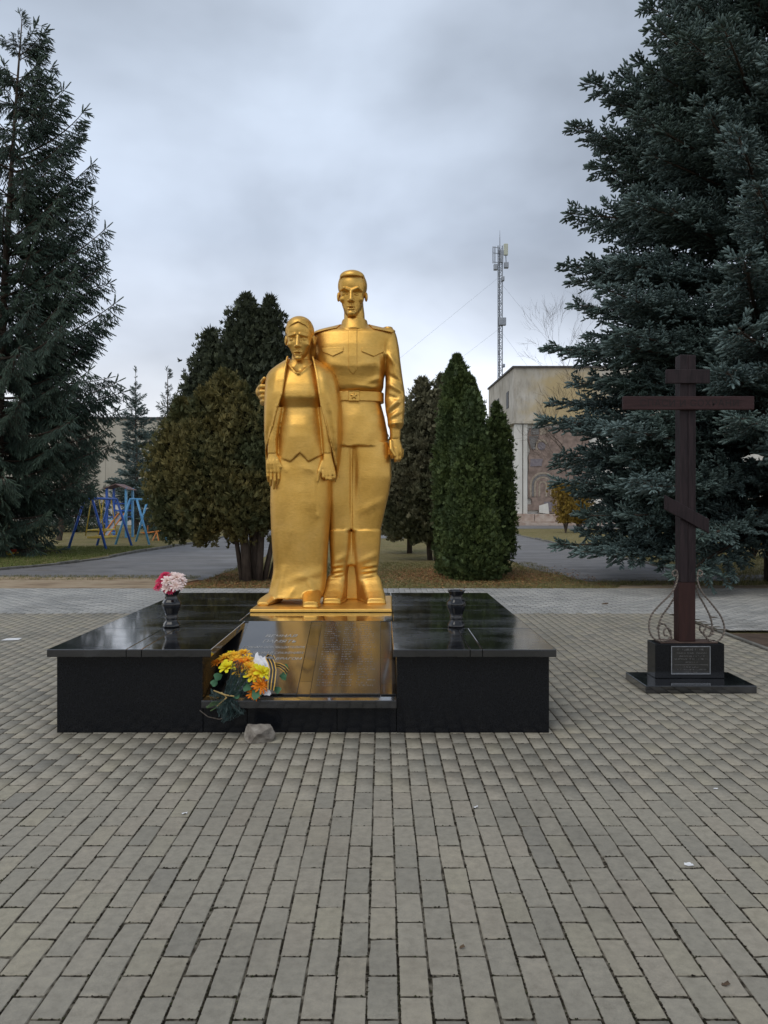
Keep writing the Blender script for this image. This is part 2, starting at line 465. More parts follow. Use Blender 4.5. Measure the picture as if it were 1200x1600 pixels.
# sparse tufts of winter grass
def grass(name, n, region, seed, h=(.03, .09), keep=None, mat='grass'):
    r = np.random.default_rng(seed)
    x = r.uniform(region[0], region[1], n); y = r.uniform(region[2], region[3], n)
    if keep is not None:
        k = keep(x, y); x, y = x[k], y[k]
    n = len(x); b = 5
    hh = r.uniform(*h, (n, b)); az = r.uniform(0, 6.283, (n, b)); ln = r.uniform(.2, .9, (n, b))
    wx = r.uniform(-.03, .03, (n, b)); wy = r.uniform(-.03, .03, (n, b))
    V = np.zeros((n, b, 3, 3))
    bx, by = x[:, None]+wx, y[:, None]+wy
    V[..., 0, 0] = bx-np.sin(az)*.004; V[..., 0, 1] = by+np.cos(az)*.004
    V[..., 1, 0] = bx+np.sin(az)*.004; V[..., 1, 1] = by-np.cos(az)*.004
    V[..., 2, 0] = bx+np.cos(az)*hh*ln; V[..., 2, 1] = by+np.sin(az)*hh*ln
    V[..., :2, 2] = -.034; V[..., 2, 2] = -.034+hh
    t = np.repeat(r.random(n*b), 3)
    me = np_mesh(name, V.reshape(-1, 3), np.arange(n*b*3).reshape(-1, 3), t)
    return link_mesh(name, me, M[mat])
M['grass'] = tint_mat('grass_blades', [(0, (.07, .085, .024)), (.35, (.15, .155, .05)), (.65, (.24, .21, .09)), (1, (.36, .29, .15))], .8, .2, trans=.15)
M['grass_green'] = tint_mat('green_grass_blades', [(0, (.06, .085, .022)), (.4, (.12, .16, .04)), (.75, (.19, .215, .065)), (1, (.32, .28, .12))], .8, .2, trans=.15)
tag(grass('grass', 8000, (-3.7, 4.1, 13.45, 20), 3, (.02, .055)), 'thin yellowish winter grass behind the monument', 'grass', kind='stuff')
tag(grass('grass', 22000, (-18, -8.2, 16.6, 28), 4, (.03, .075), lambda x, y: x < -8.6-np.maximum(0, (19.2-y))*.6, 'grass_green'), 'short green grass of the playground lawn', 'grass', kind='stuff')
tag(grass('grass', 5000, (7.1, 14, 14.3, 24), 6, (.04, .1)), 'short grass under the blue spruce', 'grass', kind='stuff')
tag(grass('grass', 2600, (-16, -3.9, 15.1, 16.2), 9, (.02, .06)), 'thin dry grass along the sandy strip by the left path', 'grass', kind='stuff')
tag(grass('grass', 1500, (4.2, 13, 14.0, 15.2), 10, (.02, .06)), 'thin dry grass along the sandy strip by the right path', 'grass', kind='stuff')

def flecks(name, x, y, z, size, seed, mat, lift=.004):
    """small irregular flakes lying on the ground"""
    r = np.random.default_rng(seed); n = len(x)
    a = r.uniform(0, 6.283, n); s = r.uniform(*size, n); V = np.zeros((n, 5, 3))
    for k in range(5):
        rr = s*r.uniform(.45, 1.1, n)*(1.4 if k % 2 else .8); V[:, k, 0] = x+np.cos(a+k*1.2566)*rr; V[:, k, 1] = y+np.sin(a+k*1.2566)*rr
        V[:, k, 2] = z+r.uniform(0, lift, n)
    F = np.array([(0, 1, 2), (0, 2, 3), (0, 3, 4)])
    return link_mesh(name, np_mesh(name, V.reshape(-1, 3), (F[None]+(np.arange(n)*5)[:, None, None]).reshape(-1, 3), np.repeat(r.random(n), 5)), mat)
M['litter_leaf'] = tint_mat('leaf_litter', [(0, (.09, .040, .020)), (.5, (.24, .115, .045)), (1, (.40, .24, .10))], .8, .2)
r_ = np.random.default_rng(77); n_ = 5200
lx = np.concatenate([r_.normal(1.9, 1.3, n_), r_.normal(-2.8, 1.1, n_//2)]); ly = np.concatenate([r_.normal(16.0, 1.3, n_), r_.normal(15.2, .9, n_//2)])
k_ = (ly > 13.5) & (lx > -3.7) & (lx < 4.6); lx, ly = lx[k_], ly[k_]
tag(flecks('leaf_litter', lx, ly, -.032, (.012, .035), 78, M['litter_leaf'], .02), 'rust brown fallen needles and leaves around the thujas', 'litter', kind='stuff')
# moss and dirt sitting in the paver joints
M['moss'] = tint_mat('joint_moss', [(0, (.010, .008, .006)), (.6, (.022, .018, .012)), (.85, (.030, .034, .014)), (1, (.06, .05, .035))], .95, .1)
n_ = 26000
yy = 2.0+5.2*r_.random(n_)**1.6; xx = np.round((r_.uniform(-1, 1, n_)*(yy*.56+.3)-X0)/PW)*PW+X0+r_.normal(0, .0012, n_)
clus = np.sin(xx*9+np.cos(yy*2.3)*3)+np.sin(yy*5.1+xx*31)+r_.normal(0, .7, n_)
k_ = (clus > .35) & (xx < 3.95) & ~((xx > -2.16) & (xx < 1.12) & (yy > 4.8))
f1 = (xx[k_], yy[k_])
n_ = 16000
ci = r_.integers(0, len(cells), n_*4); cc = cells[ci]; cc = cc[(cc[:, 1] > 2.0) & (cc[:, 1] < 6) & (np.abs(cc[:, 0]) < cc[:, 1]*.56+.3)][:n_]
f2 = (cc[:, 0]+r_.uniform(-.5, .5, len(cc))*PW, cc[:, 1]+PL/2+r_.normal(0, .0015, len(cc)))
tag(flecks('joint_moss', np.concatenate([f1[0], f2[0]]), np.concatenate([f1[1], f2[1]]), -.0024, (.0026, .0064), 80, M['moss'], .0040), 'dark moss and dirt in the joints of the paving', 'moss', kind='stuff')

# ------------------------------------------------------------------ plinth
M['granite'] = pbr('black_granite', [(.3, (.0045, .0050, .0065)), (.55, (.0075, .0082, .0100)), (.68, (.014, .015, .018)), (.78, (.045, .047, .052))], 170, (.10, .22), bump=.02, bscale=300, rscale=3, spec=.28)
M['granite_wet'] = pbr('wet_black_granite', [(.35, (.0055, .0060, .0070)), (.6, (.010, .0105, .0125)), (.72, (.022, .023, .026))], 3.0, (.03, .38), bump=.08, bscale=4, rscale=1.5, bdist=.004, stretch=(.8, 1.5, 1), spec=.6, coat=(1.55, .06))
M['tablet'] = pbr('grey_polished_granite', [(.32, (.020, .019, .018)), (.55, (.032, .030, .028)), (.7, (.046, .043, .040))], 7, (.04, .20), bump=.02, bscale=8, rscale=2.2, bdist=.003, spec=.5, coat=(1.6, .10))
M['letter'] = pbr('engraved_letter', [(.20, .20, .195), (.48, .47, .45)], 30, (.7, .8))
M['letter_dim'] = pbr('engraved_name', [(.10, .097, .095), (.30, .29, .285)], 9, (.7, .8))
M['seam'] = pbr('stone_seam', [(.03, .03, .032), (.09, .09, .095)], 20, (.6, .7))

plinth = empty('plinth', (-.52, 6.4, 0), 'low black granite plinth with sloping tablets under golden statue', 'plinth')
WL, WR, WF, WB, WH = -2.153, 1.106, 4.873, 7.90, .514
NL, NR = -1.188, .0975
# cladding, panel by panel
MB().box(WL, NL, WF, WF+.03, 0, WH).build('front_panel', M['granite'], plinth, bevel=.002)
MB().box(NR, WR, WF, WF+.03, 0, WH).build('front_panel', M['granite'], plinth, bevel=.002)
for a, b in ((WF+.032, 5.9), (5.903, 6.9), (6.903, WB)):
    MB().box(WL, WL+.03, a, b, 0, WH).build('side_panel', M['granite'], plinth, bevel=.002)
    MB().box(WR-.03, WR, a, b, 0, WH).build('side_panel', M['granite'], plinth, bevel=.002)
MB().box(WL+.032, WR-.032, WB-.03, WB, 0, WH).build('back_panel', M['granite'], plinth, bevel=.002)
MB().box(NL-.03, NL, WF+.032, 6.0, 0, WH).build('cheek_panel', M['granite'], plinth, bevel=.002)
MB().box(NR, NR+.03, WF+.032, 6.0, 0, WH).build('cheek_panel', M['granite'], plinth, bevel=.002)
LOW = -.325
for a, b in ((NL+.003, -.895), (-.892, -.30), (-.297, NR-.003)):
    MB().box(a, b, WF+.004, WF+.034, 0, .172).build('front_panel', M['granite'], plinth, bevel=.002)
MB().box(NL+.002, NR-.002, 4.825, WF+.12, .174, .226).build('ledge', M['granite_wet'], plinth, bevel=.004)
# coping slabs; joints run where the photo shows the pale lines
def cope(x0, x1, y0, y1, name='coping_slab'):
    MB().box(x0+.0015, x1-.0015, y0+.0015, y1-.0015, WH+.001, .565+random.uniform(-.0008, .0008)).build(name, M['granite_wet'], plinth, bevel=.004)
SL, SR, SF, SB = -2.19, 1.14, 4.80, 7.96
for x0, x1 in ((SL, -1.67), (-1.67, -1.57), (-1.57, -1.114)):
    cope(x0, x1, SF, 5.64)
for x0, x1 in ((SL, -1.67), (-1.67, -1.114)):
    cope(x0, x1, 5.64, 6.0)
for x0, x1 in ((.071, .575), (.575, .655), (.655, SR)):
    cope(x0, x1, SF, 5.64)
for x0, x1 in ((.071, .575), (.575, SR)):
    cope(x0, x1, 5.64, 6.0)
for x0, x1 in ((SL, -1.16), (-1.16, .09), (.09, SR)):
    cope(x0, x1, 6.0, 6.95); cope(x0, x1, 6.95, SB)
MB().box(SL+.05, SR-.05, 6.02, SB-.05, .3, WH-.002).build('core', M['seam'], plinth)

# sloping tablets in the notch
ts0, ts1, tz0, tz1 = 4.95, 5.998, .229, .556
slope = math.atan2(tz1-tz0, ts1-ts0)
TX = Vector((1, 0, 0)); TY = Vector((0, math.cos(slope), math.sin(slope))); TN = TX.cross(TY)
TL = math.hypot(tz1-tz0, ts1-ts0)
def tpt(u, v, h=0.0): return Vector((u, ts0, tz0)) + TY*v + TN*h
def tbox(u0, u1, v0, v1, h0, h1, name, mat, parent, bevel=0):
    A = [tpt(u0, v0, h0), tpt(u1, v0, h0), tpt(u1, v1, h0), tpt(u0, v1, h0)]
    B = [tpt(u0, v0, h1), tpt(u1, v0, h1), tpt(u1, v1, h1), tpt(u0, v1, h1)]
    return MB().prism(A, B).build(name, mat, parent, bevel=bevel)
tbox(NL+.002, NR-.002, .0, TL, -.06, -.004, 'tablet_bed', M['granite_wet'], plinth)
tab_l = tbox(-1.085, -.575, .004, TL-.004, -.003, .010, 'tablet', M['tablet'], plinth, .002)
tab_r = tbox(-.485, -.012, .004, TL-.004, -.003, .010, 'tablet', M['tablet'], plinth, .002)
tbox(-.572, -.488, .17, TL-.004, -.003, .005, 'joint_strip', M['granite_wet'], plinth)
tbox(-.572, -.488, .004, .166, -.003, .006, 'joint_strip', M['tablet'], plinth)
tbox(-.009, NR-.004, .004, TL-.004, -.003, .005, 'border_strip', M['granite_wet'], plinth, .001)

def text_mesh(body, size, shear=0.0, space=1.0, align='CENTER'):
    cu = bpy.data.curves.new('lettering', 'FONT'); cu.body = body; cu.size = size; cu.shear = shear; cu.align_x = align; cu.space_character = space
    cu.resolution_u = 2; cu.fill_mode = 'FRONT'
    o = bpy.data.objects.new('lettering', cu); C.objects.link(o)
    bpy.context.view_layer.update()
    me = bpy.data.meshes.new_from_object(o)
    bpy.data.objects.remove(o); bpy.data.curves.remove(cu)
    me.materials.clear()
    return me
def place_text(me, mat, origin, ux, uy, parent, name='lettering'):
    ux = Vector(ux).normalized(); uy = Vector(uy).normalized(); un = ux.cross(uy)
    me.transform(Matrix(((ux.x, uy.x, un.x, origin[0]), (ux.y, uy.y, un.y, origin[1]), (ux.z, uy.z, un.z, origin[2]), (0, 0, 0, 1))))
    return link_mesh(name, me, mat, parent)
for i, (t, s) in enumerate((('ВЕЧНАЯ', .062), ('ПАМЯТЬ', .062), ('ВОИНАМ-ОСВОБОДИТЕЛЯМ,', .046), ('ПОГИБШИМ В СРАЖЕНИЯХ', .046), ('ЗА СЕЛО С ВРАГОМ', .046))):
    me = text_mesh(t, s, .25)
    w = max(v.co.x for v in me.vertices)-min(v.co.x for v in me.vertices)
    if w > .47: me.transform(Matrix.Scale(.47/w, 4, (1, 0, 0)))
    place_text(me, M['letter'], tpt(-.82+(.03 if i < 2 else 0), TL-.285-.088*i, .0112), TX, TY, tab_l)

def marks(frame, rows, mat, parent, rs, name='lettering'):
    """rows of small worn strokes for writing too faint to read; frame(u, v) gives a surface point"""
    r = random.Random(rs); mb = MB()
    for (v, h, blocks) in rows:
        for (u0, u1) in blocks:
            u = u0
            while u < u1:
                w = h*r.uniform(.45, .8)
                if r.random() < .9:
                    for q in range(r.choice((2, 2, 3))):
                        k = r.random(); t = h*.13
                        if k < .55:
                            x = u+w*r.choice((0.05, .75)); a, b = (x, v), (x+h*.12, v+h); d = (t, 0)
                        else:
                            yy = v+h*r.choice((0, .45, .85)); a, b = (u, yy), (u+w*.8, yy); d = (0, t)
                        mb.quad(frame(*a), frame(a[0]+d[0], a[1]+d[1]), frame(b[0]+d[0], b[1]+d[1]), frame(*b))
                u += w+h*.25
    o = mb.build(name, mat, parent); o['kind'] = 'stuff'
    return o
rr = random.Random(3)
rows = []
for i in range(27):
    v = TL-.05-.0365*i
    if v < .05: break
    e1 = -.45+rr.uniform(.09, .14)
    rows.append((v, .017, [(-.45, e1), (-.30, -.30+rr.uniform(.06, .1)), (-.18, -.18+rr.uniform(.07, .13))]))
marks(lambda u, v: tpt(u, v, .0112), rows, M['letter_dim'], tab_r, 4)

# ------------------------------------------------------------------ statue: signed distance fields turned into meshes
S = 7.0/FPX                              # one photo pixel at the statue's depth, in metres
def smin(a, b, k):
    if k <= 0: return np.minimum(a, b)
    h = np.clip(.5+.5*(b-a)/k, 0, 1)
    return b+(a-b)*h-k*h*(1-h)
def smax(a, b, k): return -smin(-a, -b, k)

class Field:
    def __init__(s, box, h):
        s.h = h; s.o = (box[0], box[2], box[4])
        s.ax = [np.arange(box[2*i], box[2*i+1]+h, h, dtype=np.float32) for i in range(3)]
        s.d = np.full([len(a) for a in s.ax], 40., np.float32)
    def _s(s, b, pad):
        sl = []
        for i in range(3):
            lo, hi = (b[2*i]-pad, b[2*i+1]+pad) if b else (-1e9, 1e9)
            sl.append(slice(int(np.searchsorted(s.ax[i], lo)), int(np.searchsorted(s.ax[i], hi))))
        g = (s.ax[0][sl[0]][:, None, None], s.ax[1][sl[1]][None, :, None], s.ax[2][sl[2]][None, None, :])
        return tuple(sl), g
    def add(s, p, k=2.0):
        fn, b = p; sl, g = s._s(b, 6+k)
        if all(x.size for x in g): s.d[sl] = smin(s.d[sl], fn(*g).astype(np.float32), k)
        return s
    def cut(s, p, k=1.0):
        fn, b = p; sl, g = s._s(b, 6+k)
        if all(x.size for x in g): s.d[sl] = smax(s.d[sl], -fn(*g).astype(np.float32), k)
        return s
    def ridge(s, x0, y0, x1, y1, width, amp, wmin=-10.0, soft=8.0):
        # swell (or, with amp < 0, groove) the front surface along a line, tapering to both ends
        b = (min(x0, x1), max(x0, x1), min(y0, y1), max(y0, y1), wmin, 1e6)
        sl, (x, y, w) = s._s(b, width*2.5)
        if not (x.size and y.size and w.size): return s
        ex, ey = x1-x0, y1-y0
        t = np.clip(((x-x0)*ex+(y-y0)*ey)/(ex*ex+ey*ey), 0, 1)
        q = ((x-x0-t*ex)**2+(y-y0-t*ey)**2)/width**2
        s.d[sl] = s.d[sl]-(amp*np.exp(-q)*np.sin(np.pi*(.12+.76*t))*np.clip((w-wmin)/soft, 0, 1)).astype(np.float32)
        return s
    def keep(s, p, k=.5):
        fn, b = p; sl, g = s._s(None, 0)
        s.d = smax(s.d, np.broadcast_to(fn(*g), s.d.shape).astype(np.float32), k)
        return s
    def mesh(s):
        d = s.d; I = d < 0
        nx, ny, nz = d.shape
        c = [I[i:nx-1+i, j:ny-1+j, k:nz-1+k] for i in (0, 1) for j in (0, 1) for k in (0, 1)]
        al = np.logical_and.reduce(c); an = np.logical_or.reduce(c)
        act = an & ~al
        idx = np.argwhere(act)
        num = np.full(act.shape, -1, np.int32); num[act] = np.arange(len(idx))
        acc = np.zeros((len(idx), 3)); cnt = np.zeros(len(idx))
        co = [(i, j, k) for i in (0, 1) for j in (0, 1) for k in (0, 1)]
        for a in range(8):
            for ax in range(3):
                if co[a][ax]: continue
                bq = list(co[a]); bq[ax] = 1
                va = d[idx[:, 0]+co[a][0], idx[:, 1]+co[a][1], idx[:, 2]+co[a][2]]
                vb = d[idx[:, 0]+bq[0], idx[:, 1]+bq[1], idx[:, 2]+bq[2]]
                m = (va < 0) != (vb < 0)
                t = np.where(m, va/np.where(va == vb, 1, va-vb), 0)
                p = np.array(co[a], float)[None].repeat(len(idx), 0); p[:, ax] = t
                acc[m] += p[m]; cnt[m] += 1
        V = idx+acc/cnt[:, None]
        V = V*s.h+np.array(s.o)
        Q = []
        for ax in range(3):
            sh = [nx, ny, nz]
            lo = [slice(0, n) for n in sh]; hi = [slice(0, n) for n in sh]
            lo[ax] = slice(0, sh[ax]-1); hi[ax] = slice(1, sh[ax])
            e = np.argwhere(I[tuple(lo)] != I[tuple(hi)])
            o1, o2 = [a for a in range(3) if a != ax]
            ok = (e[:, o1] > 0) & (e[:, o2] > 0) & (e[:, o1] < sh[o1]-1) & (e[:, o2] < sh[o2]-1)
            e = e[ok]; ins = I[e[:, 0], e[:, 1], e[:, 2]]
            qs = []
            for (a, b) in ((-1, -1), (0, -1), (0, 0), (-1, 0)):
                f = e.copy(); f[:, o1] += a; f[:, o2] += b
                qs.append(num[f[:, 0], f[:, 1], f[:, 2]])
            q = np.stack(qs, 1)
            flip = ins if ax != 1 else ~ins
            q[flip] = q[flip][:, ::-1]
            Q.append(q)
        return V, np.concatenate(Q)

def to_world(V):
    W = np.empty_like(V)
    W[:, 0] = (V[:, 0]-HX)*S; W[:, 1] = 7.0-V[:, 2]*S; W[:, 2] = EYE-(V[:, 1]-HY)*S
    return W
def field_obj(name, fields, mat, parent):
    vs_, fs_, n = [], [], 0
    for f in fields:
        V, Q = f.mesh()
        if getattr(f, 'bow', None):
            py, pw, an = f.bow; y, w = V[:, 1]-py, V[:, 2]-pw
            V[:, 1] = py+y*math.cos(an)+w*math.sin(an); V[:, 2] = pw+w*math.cos(an)-y*math.sin(an)
        vs_.append(to_world(V)); fs_.append(Q+n); n += len(V)
    me = np_mesh(name, np.concatenate(vs_), np.concatenate(fs_))
    return link_mesh(name, me, mat, parent, smooth=True)

def ell(c, r):
    r = np.maximum(np.array(r, float), .3)
    def fn(x, y, w):
        a, b, g = (x-c[0])/r[0], (y-c[1])/r[1], (w-c[2])/r[2]
        k0 = np.sqrt(a*a+b*b+g*g); k1 = np.sqrt((a/r[0])**2+(b/r[1])**2+(g/r[2])**2)
        return k0*(k0-1)/np.maximum(k1, 1e-4)
    return fn, (c[0]-r[0], c[0]+r[0], c[1]-r[1], c[1]+r[1], c[2]-r[2], c[2]+r[2])
def cone(a, b, ra, rb):
    a = np.array(a, float); b = np.array(b, float); ab = b-a; L2 = (ab*ab).sum()
    def fn(x, y, w):
        t = np.clip(((x-a[0])*ab[0]+(y-a[1])*ab[1]+(w-a[2])*ab[2])/L2, 0, 1)
        return np.sqrt((x-a[0]-t*ab[0])**2+(y-a[1]-t*ab[1])**2+(w-a[2]-t*ab[2])**2)-(ra+(rb-ra)*t)
    R_ = max(ra, rb); lo = np.minimum(a, b)-R_; hi = np.maximum(a, b)+R_
    return fn, (lo[0], hi[0], lo[1], hi[1], lo[2], hi[2])
def _tab(T, sm):
    T = np.array(T, float); q = np.arange(T[0, 0]-12, T[-1, 0]+12, .25)
    out = []
    for j in range(1, T.shape[1]):
        v = np.interp(q, T[:, 0], T[:, j])
        if sm:
            n = int(sm/.25)|1; ker = np.hanning(n+2)[1:-1]; ker /= ker.sum()
            v = np.convolve(np.pad(v, n//2, mode='edge'), ker, mode='valid')
        out.append(v)
    return q, out
def loft(T, n=2.5, sm=8, grow=0.0, axis='y'):
    """rows (y, x left, x right, w front, w back); axis 'w': rows (w, x left, x right, y top, y bottom)"""
    q, (xl, xr, f, b) = _tab(T, sm)
    t0, t1 = T[0][0], T[-1][0]
    def fn(x, y, w):
        s, o = (y, w) if axis == 'y' else (w, y)
        sr = s.ravel(); g = lambda v: np.interp(sr, q, v).reshape(s.shape)
        l, r_, ff, bb = g(xl), g(xr), g(f), g(b)
        hx = (r_-l)/2+grow; hw = np.abs(ff-bb)/2+grow
        u = np.abs(x-(l+r_)/2)/hx; v = np.abs(o-(ff+bb)/2)/hw
        d = ((u**n+v**n)**(1/n)-1)*np.minimum(hx, hw)
        return np.maximum(d, np.maximum(t0-s, s-t1))
    x0, x1 = min(r[1] for r in T)-grow, max(r[2] for r in T)+grow
    c0, c1 = min(min(r[3], r[4]) for r in T)-grow, max(max(r[3], r[4]) for r in T)+grow
    bb_ = (x0, x1, t0, t1, c0, c1) if axis == 'y' else (x0, x1, c0, c1, t0, t1)
    return fn, bb_
def boxp(x0, x1, y0, y1, w0, w1, rd=1.0):
    def fn(x, y, w):
        qx = np.abs(x-(x0+x1)/2)-(x1-x0)/2+rd; qy = np.abs(y-(y0+y1)/2)-(y1-y0)/2+rd; qw = np.abs(w-(w0+w1)/2)-(w1-w0)/2+rd
        return np.sqrt(np.maximum(qx, 0)**2+np.maximum(qy, 0)**2+np.maximum(qw, 0)**2)+np.minimum(np.maximum(qx, np.maximum(qy, qw)), 0)-rd
    return fn, (x0, x1, y0, y1, w0, w1)
def poly(P):
    P = np.array(P, float)
    def fn(x, y, w=None):
        d = np.full(np.broadcast(x, y).shape, 1e9); sgn = np.ones(d.shape)
        for i in range(len(P)):
            a, b = P[i], P[i-1]; e = b-a
            wx, wy = x-a[0], y-a[1]
            t = np.clip((wx*e[0]+wy*e[1])/(e@e), 0, 1)
            d = np.minimum(d, (wx-e[0]*t)**2+(wy-e[1]*t)**2)
            c1, c2, c3 = y >= a[1], y < b[1], e[0]*wy > e[1]*wx
            sgn = np.where((c1 & c2 & c3) | (~c1 & ~c2 & ~c3), -sgn, sgn)
        return sgn*np.sqrt(d)
    return fn
def relief(base, P, t, wmin=-20, under=3.0):
    """a thin raised plate over a base surface inside a polygon seen from the front"""
    f, b = base; pf = poly(P); P = np.array(P)
    def fn(x, y, w):
        d = f(x, y, w)
        return np.maximum(np.maximum(d-t, -d-under), np.maximum(pf(x, y), wmin-w))
    return fn, (P[:, 0].min(), P[:, 0].max(), P[:, 1].min(), P[:, 1].max(), wmin, b[5]+t)

def gold_mat():
    m, nt, b = new_mat('gold_paint')
    n1 = noise(nt, 3.5, 6, .6, 'World'); n2 = noise(nt, 30, 6, .65, 'World', stretch=(1, 1, 2.2)); n3 = noise(nt, 120, 4, .6, 'World')
    r = ramp(nt, [(.25, (.56, .315, .065)), (.42, (.67, .390, .090)), (.6, (.73, .44, .115)), (.78, (.77, .485, .155))])
    nt.links.new(n1.outputs['Fac'], r.inputs[0])
    r2 = ramp(nt, [(.25, (.88, .86, .83)), (.55, (1, 1, 1)), (.8, (1.04, 1.04, 1.04))]); nt.links.new(n2.outputs['Fac'], r2.inputs[0])
    mx = nt.nodes.new('ShaderNodeMixRGB'); mx.blend_type = 'MULTIPLY'; mx.inputs[0].default_value = 1
    nt.links.new(r.outputs[0], mx.inputs[1]); nt.links.new(r2.outputs[0], mx.inputs[2])
    nt.links.new(mx.outputs[0], b.inputs['Base Color'])
    b.inputs['Metallic'].default_value = .93
    mr = nt.nodes.new('ShaderNodeMapRange'); mr.inputs['From Min'].default_value = .3; mr.inputs['From Max'].default_value = .7
    mr.inputs['To Min'].default_value = .37; mr.inputs['To Max'].default_value = .52
    nt.links.new(n2.outputs['Fac'], mr.inputs['Value']); nt.links.new(mr.outputs[0], b.inputs['Roughness'])
    ad = nt.nodes.new('ShaderNodeMath'); ad.operation = 'MULTIPLY_ADD'; ad.inputs[1].default_value = .12
    nt.links.new(n3.outputs['Fac'], ad.inputs[0]); nt.links.new(n2.outputs['Fac'], ad.inputs[2])
    bp = nt.nodes.new('ShaderNodeBump'); bp.inputs['Strength'].default_value = .4; bp.inputs['Distance'].default_value = .005
    nt.links.new(ad.outputs[0], bp.inputs['Height']); nt.links.new(bp.outputs[0], b.inputs['Normal'])
    return m
M['gold'] = gold_mat()
statue = empty('statue', (-.5, 6.95, .565), 'golden statue of a soldier embracing an old woman in a shawl coat', 'statue')
# base plate, a little uneven at the edge
MB().prism([(-1.165, 6.47, .566), (.088, 6.48, .566), (.10, 7.45, .566), (-1.15, 7.45, .566)], [(-1.16, 6.475, .594), (.084, 6.485, .597), (.095, 7.445, .596), (-1.145, 7.445, .594)]).build('base_plate', M['gold'], statue, bevel=.006)
GND = HY+(EYE-.592)/S

# ---- soldier
TORSO = [(501.5, 537, 571, -12, -32), (504, 530, 577, -9, -35), (506.5, 521, 587, -6, -39), (509, 511, 597, -3, -42), (512, 501, 606, 2, -46), (515, 494, 612, 6, -49), (520, 491, 615, 10, -51), (540, 491, 607, 16, -53), (560, 492, 603, 18, -53), (575, 492, 602, 17, -52), (590, 494, 600, 13, -51), (603, 497, 599, 11, -49), (608, 499, 597, 9, -48), (612, 501, 595, 4, -46), (628, 501, 595, 4, -46), (650, 499, 601, 8, -48), (675, 497, 606, 9, -51), (697, 496, 608, 9, -52)]
torso = loft(TORSO, 2.6, 4)
LEG_L = [(690, 505, 552, 5, -48), (740, 507, 550, 5, -48), (790, 511, 549, 3, -44), (815, 513, 548, 1, -40), (832, 514, 547.5, 0, -39)]
LEG_R = [(690, 547, 608, 5, -48), (715, 548, 611, 6, -49), (745, 548, 612, 6, -49), (770, 548, 608, 4, -47), (800, 549, 601, 2, -43), (832, 549.5, 594, 0, -39)]
BOOT_L = [(828, 512.5, 548, 2.5, -40), (850, 513.5, 547.5, 2, -40), (880, 515, 544, 0, -38), (900, 515.5, 541, -3, -36), (922, 512, 540, -2, -38), (GND, 510, 540, 0, -40)]
BOOT_R = [(828, 548.5, 596, 2.5, -40), (850, 550, 594.5, 2, -40), (880, 553, 592, 0, -38), (900, 556, 589.5, -3, -36), (922, 558, 592, -2, -38), (GND, 559, 593, 0, -40)]
FOOT_L = [(-40, 514, 538, 918, GND), (-22, 511, 540, 893, GND), (-6, 509, 540, 898, GND), (4, 507.5, 539, 911, GND), (16, 506.5, 537, 922, GND), (26, 506.5, 535, 928.5, GND), (32, 508, 533, 931, GND)]
FOOT_R = [(-40, 560, 586, 918, GND), (-22, 559, 591, 893, GND), (-6, 562, 596, 898, GND), (4, 566, 599, 911, GND), (16, 570, 602, 922, GND), (26, 573, 602.5, 928.5, GND), (32, 575, 601, 931, GND)]
ARM = [(511, 601, 612, -10, -34), (514, 599, 617, -5, -40), (517, 598, 619, -3, -42), (524, 598, 621, -1, -44), (540, 598, 624, 1, -45), (560, 601, 626, 2, -44), (580, 602.5, 628.5, 3, -43), (598, 602.5, 631, 4, -42), (610, 601.5, 633, 5, -40), (624, 601, 633.2, 7, -38), (640, 602.5, 632.5, 9, -32), (655, 605.5, 631, 11, -27), (663, 606, 630.5, 13, -25), (667, 607, 629.5, 12, -24), (670, 609, 627, 9, -20)]
CUFF = [(666, 608.5, 626.5, 9.5, -19), (676, 609, 626, 9, -18), (685.5, 609.5, 625.5, 8.5, -17)]
body = Field((480, 640, 494, GND+3, -62, 42), 1.45)
body.add(torso, 0)
body.add(loft(LEG_L, 3.4, 8), 1.5).add(loft(LEG_R, 3.2, 8), 1.5)
body.add(loft(BOOT_L, 3.2, 6), .4).add(loft(BOOT_R, 3.2, 6), .4)
body.add(loft(FOOT_L, 3.4, 6, axis='w'), 3).add(loft(FOOT_R, 3.4, 6, axis='w'), 3)
body.add(boxp(534, 564, 826, GND, -40, -22, 2), 2)
body.add(boxp(538, 560, 700, 829, -40, 0, 2), 3).add(boxp(540, 556, 829, 884, -40, -6, 2), 3)
body.ridge(549, 702, 548.5, 884, 1.6, -2.4, -20)
for fx in (522, 576):      # boot creases at the ankle
    for q, yy in enumerate((884, 892, 899)):
        body.ridge(fx-9, yy+2, fx+12, yy-1, 2.6, 1.5, -14)
        body.ridge(fx-9, yy+6, fx+12, yy+3, 1.8, -1.2, -14)
# soles
for F_, dx in ((FOOT_L, 0), (FOOT_R, 0)):
    body.add(loft([(r[0], r[1]-1.2, r[2]+1.2, GND-4, GND) for r in F_[:-1]]+[(F_[-1][0]+1.5, F_[-1][1]-1, F_[-1][2]+1, GND-4, GND)], 4, 6, axis='w'), .6)
body.add(loft(ARM, 2.4, 7), 2.5)
